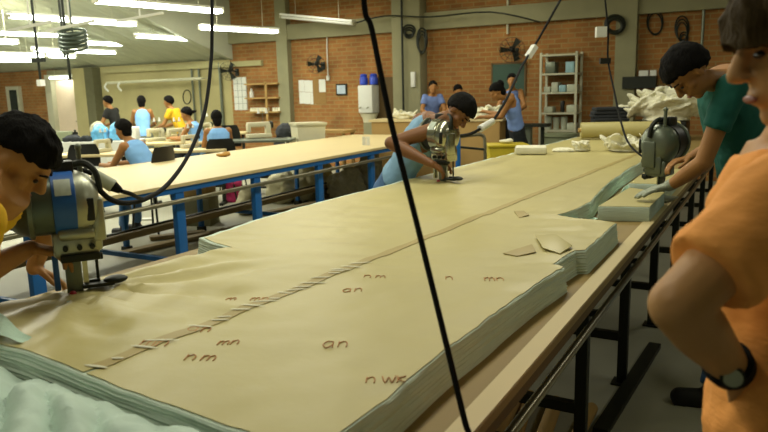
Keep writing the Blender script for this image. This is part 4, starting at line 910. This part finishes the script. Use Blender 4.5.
p = at(559, 150, 11.5); one('big_tub', G().loft([((p.x, p.y, z), V((q, 0, 0)), V((0, q*.8, 0))) for z, q in ((0, .25), (.78, .28), (.80, .31), (.85, .31))], 26), M_tub, 'big grey-green plastic tub on the floor before the steel shelving', 'tub')
p = at(592, 120, 12.0); heap('white_bag', (p.x, p.y, 0.0), .4, .4, .95, M_paperw, 'pale plastic bag slumped right of the steel shelving', 'bag', 41, 4)
# counter with white cloth
cl_, cr2 = V((-6.3, 10.85, 0)), V((-3.95, 11.2, 0)); ctr = (cl_+cr2)/2; ang = math.atan2(.3, 2.05)
t = thing('wooden_counter', 'tan wooden counter behind the middle machine, heaped with white cloth', 'counter', ctr)
build('front_panel', G().box(ctr+V((.04, -.3, .54)), (2.3, .03, 1.08), ang), M_card, t); build('countertop', G().box(ctr+V((0, 0, 1.1)), (2.4, .68, .04), ang), M_woodp, t)
for x in (-1.14, 1.14): build('side_panel', G().box(ctr+V((x*math.cos(ang), x*math.sin(ang), .54)), (.03, .6, 1.08), ang), M_card, t)
q = aty(480, 115, 11.05); pile('white_cloth_heap', (q.x, q.y, 1.121), .95, .5, .17, M_white, 'white cloth heaped on the wooden counter where the person with the bun leans', 'fabric', 51, 45, (.08, .18), .025)
q = aty(405, 115, 10.95); pile('white_cloth_heap', (q.x, q.y, 1.121), .5, .4, .10, M_white, 'small white cloth heap at the left end of the wooden counter', 'fabric', 52, 24, (.06, .14), .022)
# yellow bin and blue stand
p = at(506, 150, 9.0); rz = YAW; R3 = Matrix.Rotation(rz, 3, 'Z'); t = thing('laundry_crate', 'yellow plastic crate on the floor left of the cutting table', 'crate', (p.x, p.y, 0))
zt = .90
build('body', G().add([V((p.x, p.y, z))+R3 @ V((a*w_, b*d_, 0)) for z, w_, d_ in ((0.0, .2, .16), (zt, .255, .19)) for a, b in ((-1, -1), (1, -1), (1, 1), (-1, 1))], [(3, 2, 1, 0), (4, 5, 6, 7), (0, 1, 5, 4), (1, 2, 6, 5), (2, 3, 7, 6), (3, 0, 4, 7)]), M_yellow, t, bevel=.02)
build('rim', G().box((p.x, p.y, zt-.02), (.54, .41, .035), rz), M_yellow, t, bevel=.01)
one('white_cloth', G().ell((p.x, p.y, zt+.03), (.1, .07, .024)).ell((p.x+.05, p.y, zt+.035), (.05, .05, .033)), M_white, 'small white cloth lying on the yellow crate', 'cloth', voxel=.012)
pts = [at(458, 172, 8.2), at(458, 137, 8.2), at(480, 132, 8.3), at(485, 138, 8.3), at(484, 168, 8.3)]
t = thing('tube_stand', 'blue and grey tubular stand beside the yellow crate', 'stand', (pts[0].x, pts[0].y, 0))
a0, a1 = pts[1], pts[3]
build('post', G().cyl((a0.x, a0.y, 0), a0, .03), M_blue, t)
build('bent_tube', G().tube([a0, a0.lerp(a1, .5)+V((0, 0, .03)), a1+V((-.03, 0, .03)), a1-V((0, 0, .1)), V((a1.x, a1.y, .5)), V((a1.x, a1.y, .0))], .022), M_pipe, t)
build('lower_bar', G().cyl((a0.x, a0.y, .55), (a1.x, a1.y, .6), .018), M_dark, t); build('cross_tube', G().cyl(a0-V((0, 0, .12)), a1-V((0, 0, .14)), .015), M_dark, t)
for i, (x, y, D, lab, s) in enumerate(((463, 165, 9.2, 'dark bundle on the floor under the tubular stand, left one', .22), (474, 163, 9.4, 'dark bundle on the floor under the tubular stand, right one', .2))):
    p = at(x, y, D); one('dark_bundle', G().ell((p.x, p.y, s*1.3), (s, s*.8, s*1.3)), M_jeans, lab, 'bundle', wrinkle=.05)
p = at(527, 138, 10.9); t = thing('iron_stand', 'dark iron machine stand behind the yellow crate, left of the steel shelving', 'stand', (p.x, p.y, 0))
build('upright', G().box((p.x, p.y, .5), (.14, .12, 1.0)), M_grey, t); build('table_plate', G().box((p.x+.1, p.y, 1.03), (.5, .25, .05)), M_dark, t); build('side_post', G().cyl((p.x+.25, p.y, 0), (p.x+.25, p.y, 1.0), .03), M_dark, t); build('foot', G().box((p.x+.05, p.y, .02), (.5, .3, .04)), M_dark, t)

# ------------------------------------------------------------------ cables, hoses, pipes
def cable(name, pts, r, label, cat='cable', m=M_rubber, sub=6): return one(name, G().tube(pts, r, 8, sub), m, label, cat)
a = at(363, -14, 1.6); b = at(372, 30, 1.6); c = at(391, 122, 1.55); d = at(414, 212, 1.5); e = at(441, 322, 1.42); f_ = at(464, 418, 1.34)
cable('power_cable', [V((a.x, a.y, 3.6)), V((a.x, a.y, 2.4)), a, b, c, d, e, f_, at(470, 440, 1.33), at(480, 520, 1.3)], .0068, 'black power cable hanging close to the camera across the middle of the picture')
t = thing('power_cable', 'black cable looping down from the ceiling to the near cutting machine', 'cable', at(170, 185, 2.9))
hp_ = cl+V((.0, 0, .47))
g1, g2 = at(93, 174, 2.36), at(121, 191, 2.38)
build('wire', G().tube([at(212, -20, 4.4), at(212, 30, 4.3), at(211, 62, 4.2), at(205, 110, 3.9), at(190, 152, 3.5), at(168, 184, 3.1), at(145, 199, 2.8), at(125, 203, 2.6), at(110, 199, 2.5), at(97, 188, 2.45), at(84, 178, 2.45)], .0105, 8, 6), M_rubber, t)
build('plug', G().cyl(g1, g1.lerp(g2, .72), .021, .024, 16), M_grip, t); build('plug_tail', G().cyl(g1.lerp(g2, .72), g2, .02, .011, 14), M_rubber, t)
build('wire', G().tube([at(62, 164, 2.3), at(76, 168, 2.33), g1], .008, 8, 5), M_rubber, t); build('wire', G().tube([g2, at(131, 194, 2.45), at(137, 197, 2.58), at(143, 199, 2.78)], .008, 8, 5), M_rubber, t)
t = thing('power_cable', 'cable with white plugs slanting down to the middle cutting machine', 'cable', at(505, 100, 6))
ca, cb = at(480, 129, 5.6), at(493, 121, 5.7)
build('wire', G().tube([at(566, -10, 7.2), at(552, 15, 7.1), at(538, 40, 7.0), at(531, 51, 6.9), at(520, 70, 6.6), at(506, 100, 6.0), cb], .012, 8, 5), M_rubber, t)
build('plug', G().cyl(cb, ca, .026, .03), M_paperw, t); build('wire', G().tube([ca, at(470, 134, 5.5), at(455, 136, 5.2), at(442, 131, 4.95)], .013, 8, 5), M_rubber, t)
build('socket', G().bar(at(535, 46, 6.9), at(528, 57, 6.86), .06, .05), M_paperw, t)
t = thing('power_cable', 'thin cable drooping to the dark cutting machine at the right', 'cable', at(625, 130, 5))
build('wire', G().tube([at(604, -10, 6.4), at(608, 30, 6.3), at(608, 60, 6.2), at(614, 90, 5.9), at(620, 118, 5.6), at(628, 142, 5.2), at(642, 156, 4.9), at(657, 161, 4.75), at(664, 156, 4.7)], .008, 8, 5), M_rubber, t)
build('connector', G().box(at(605, 61, 6.2), (.09, .06, .05), .4), M_black, t); build('socket', G().box(at(601, 32, 6.3), (.09, .06, .09), .5), M_paperw, t)
# hose coil hanging at left, brackets
c0 = at(73, 40, 9.0); g = G()
for k in range(5):
    g.tube([c0+RT*(.17*math.cos(a*PI/6))+V((0, 0, .05*math.sin(a*PI/6)+.05*k-.1))+FH*(.12*math.sin(a*PI/6)) for a in range(13)], .018, 7, 2)
one('hose_coil', g.cyl(c0, (c0.x, c0.y, 4.4), .012), M_green, 'dark coiled hose hanging below the ceiling lights at far left', 'hose')
def dropper(x, y0, y1, D, label, r=.02, box=True):
    a, b = at(x, y0, D), at(x, y1, D); b = V((a.x, a.y, b.z)); top = 4.4
    if a.x < -11.2 and a.y > 6.05: top = 4.41-(a.y-6.05)/6.65*2
    t = thing('ceiling_drop', label, 'conduit', b); build('pipe', G().cyl((a.x, a.y, top), b, r), M_dark, t)
    if box: build('outlet', G().box(b, (.1, .08, .1)), M_paperw, t); build('bracket', G().box(b+V((0, 0, .35)), (.3, .05, .06)), M_dark, t)
dropper(36, 40, 83, 11, 'dark conduit drop at far left ending in a white outlet'); dropper(65, 30, 80, 10.5, 'dark conduit drop right behind the hose coil', box=False); dropper(61, 20, 58, 11.5, 'dark short drop beside the hose coil', box=False)
for (x, D, lab) in ((200, 12.2, 'grey conduit running down the olive wall near the hanging cable'), (221, 13.0, 'grey conduit at the right end of the olive wall'), (193, 12.6, 'thin grey conduit with hooks on the olive wall')):
    a = at(x, 95, D); q = aty(x, 95, WY-.06); one('conduit', G().cyl((q.x, WY-.05, 0), (q.x, WY-.05, 2.38), .035 if x == 221 else .025), M_grey, lab, 'conduit')
pl, pr = aty(107, 83, WY-.35), aty(202, 78.5, WY-.35)
t = thing('wall_pipe', 'long white pipe rail along the olive wall', 'pipe', (pl+pr)/2)
build('pipe', G().cyl(pl, pr, .035), M_pframe, t)
for k in (.02, .18, .5, .98):
    q = pl.lerp(pr, k); build('bracket', G().bar(q, (q.x, WY-.01, q.z+.02), .03, .03), M_pframe, t)
for k, lab in ((.0, 'left'), (.15, 'second')):
    q = pl.lerp(pr, k); build('hook', G().tube([q, q-V((0, .08, .1)), q-V((-.05, .02, .22))], .025), M_paperw, t)
def loopwire(x, y, sx, sy, label, Y=WY-.012, n=2, r=.012):
    g = G()
    for k in range(n):
        g.tube([aty(x+sx*math.cos(a*PI/6+k)*(1-.15*k), y+sy*math.sin(a*PI/6+k)*(1-.1*k)+2*k, Y-.02*k) for a in range(13)], r, 6, 2)
    return one('wire_coil', g, M_dark, label, 'wire')
loopwire(187, 97, 4, 7, 'single wire loop hanging on the olive wall', n=1)
loopwire(682, 28, 7, 12, 'large coil of wire hanging on the brick wall above the man in teal', n=3)
loopwire(684, 38, 4, 6, 'small coil of wire below the large coil on the brick wall', n=2)
loopwire(655, 22, 8, 12, 'loose wire coil on the brick wall left of the large coil', n=2)
loopwire(422, 40, 5, 12, 'tangle of dark wires hanging on the concrete column', WY-.336, 3, .018)
loopwire(409, 30, 6, 5, 'small wire tangle at the top of the concrete column', WY-.336, 3, .018)
loopwire(615, 24, 9, 8, 'round coil of pale hose high on the right column', WY-.225, 2, .035)
for (x, y0, y1, lab, w_) in ((508, -20, 34, 'white rod hanging from the ceiling before the chalkboard fan', M_pframe), (706, -25, 62, 'thin grey conduit running down the wall above the man in teal', M_grey), (401, -20, 110, 'dark conduit on the concrete column', M_dark)):
    Y = WY-.38 if x == 401 else WY-.06; a, b = aty(x, y0, Y), aty(x, y1, Y); one('conduit', G().cyl((a.x, Y, 4.38), (a.x, Y, b.z), .022), w_, lab, 'conduit')
g = G().tube([aty(352, 24, WY-.3), aty(385, 16, WY-.4), aty(430, 17, WY-.45), aty(490, 12, WY-.4), aty(540, 22, WY-.3)], .015); one('strung_cable', g, M_dark, 'dark cable strung along the concrete beam across the column', 'cable')
for (x, y, D, L, tilt, lab) in ((30, 26, 8, .5, .3, 'pale roof strut above the upper left light'), (70, 26, 8.5, .6, .3, 'second pale roof strut right of the first'), (140, 17, 9, .6, .25, 'pale slanted roof strut between the two large lights')):
    a = at(x, y, D); one('roof_strut', G().bar(a-RT*L/2-V((0, 0, L*tilt/2))*.6, a+RT*L/2+V((0, 0, L*tilt/2))*.6, .03, .03).cyl(a, (a.x, a.y, 4.4), .01), M_white_en, lab, 'strut')
# rolls and boards on the floor beneath the main table (right side)
for i, (x0, y0, x1, y1, r, lab) in enumerate(((545, 432, 556, 402, .035, 'cardboard tube lying under the table, its round end showing beside the front leg'), (515, 440, 530, 395, .03, 'cardboard tube on the floor left of the first one'), (575, 440, 592, 408, .03, 'short cardboard tube on the floor behind the front leg'), (498, 430, 522, 385, .04, 'leftmost cardboard tube on the floor under the table'))):
    a, b = atz(x0, y0, r), atz(x1, y1, r); d = (b-a).normalized(); one('cardboard_tube', G().cyl(a-d*.5, b, r, n=18), M_card, lab, 'cardboard tube')
for i, (x0, y0, x1, y1, lab) in enumerate(((600, 432, 655, 345, 'dark board lying diagonally on the floor between the legs'), (470, 395, 540, 330, 'worn board lying on the floor under the table at left'))):
    a, b = atz(x0, y0, .02), atz(x1, y1, .02); one('wooden_board', G().bar(a, b, .07, .03), M_dark if i == 0 else M_dirtyw, lab, 'board')
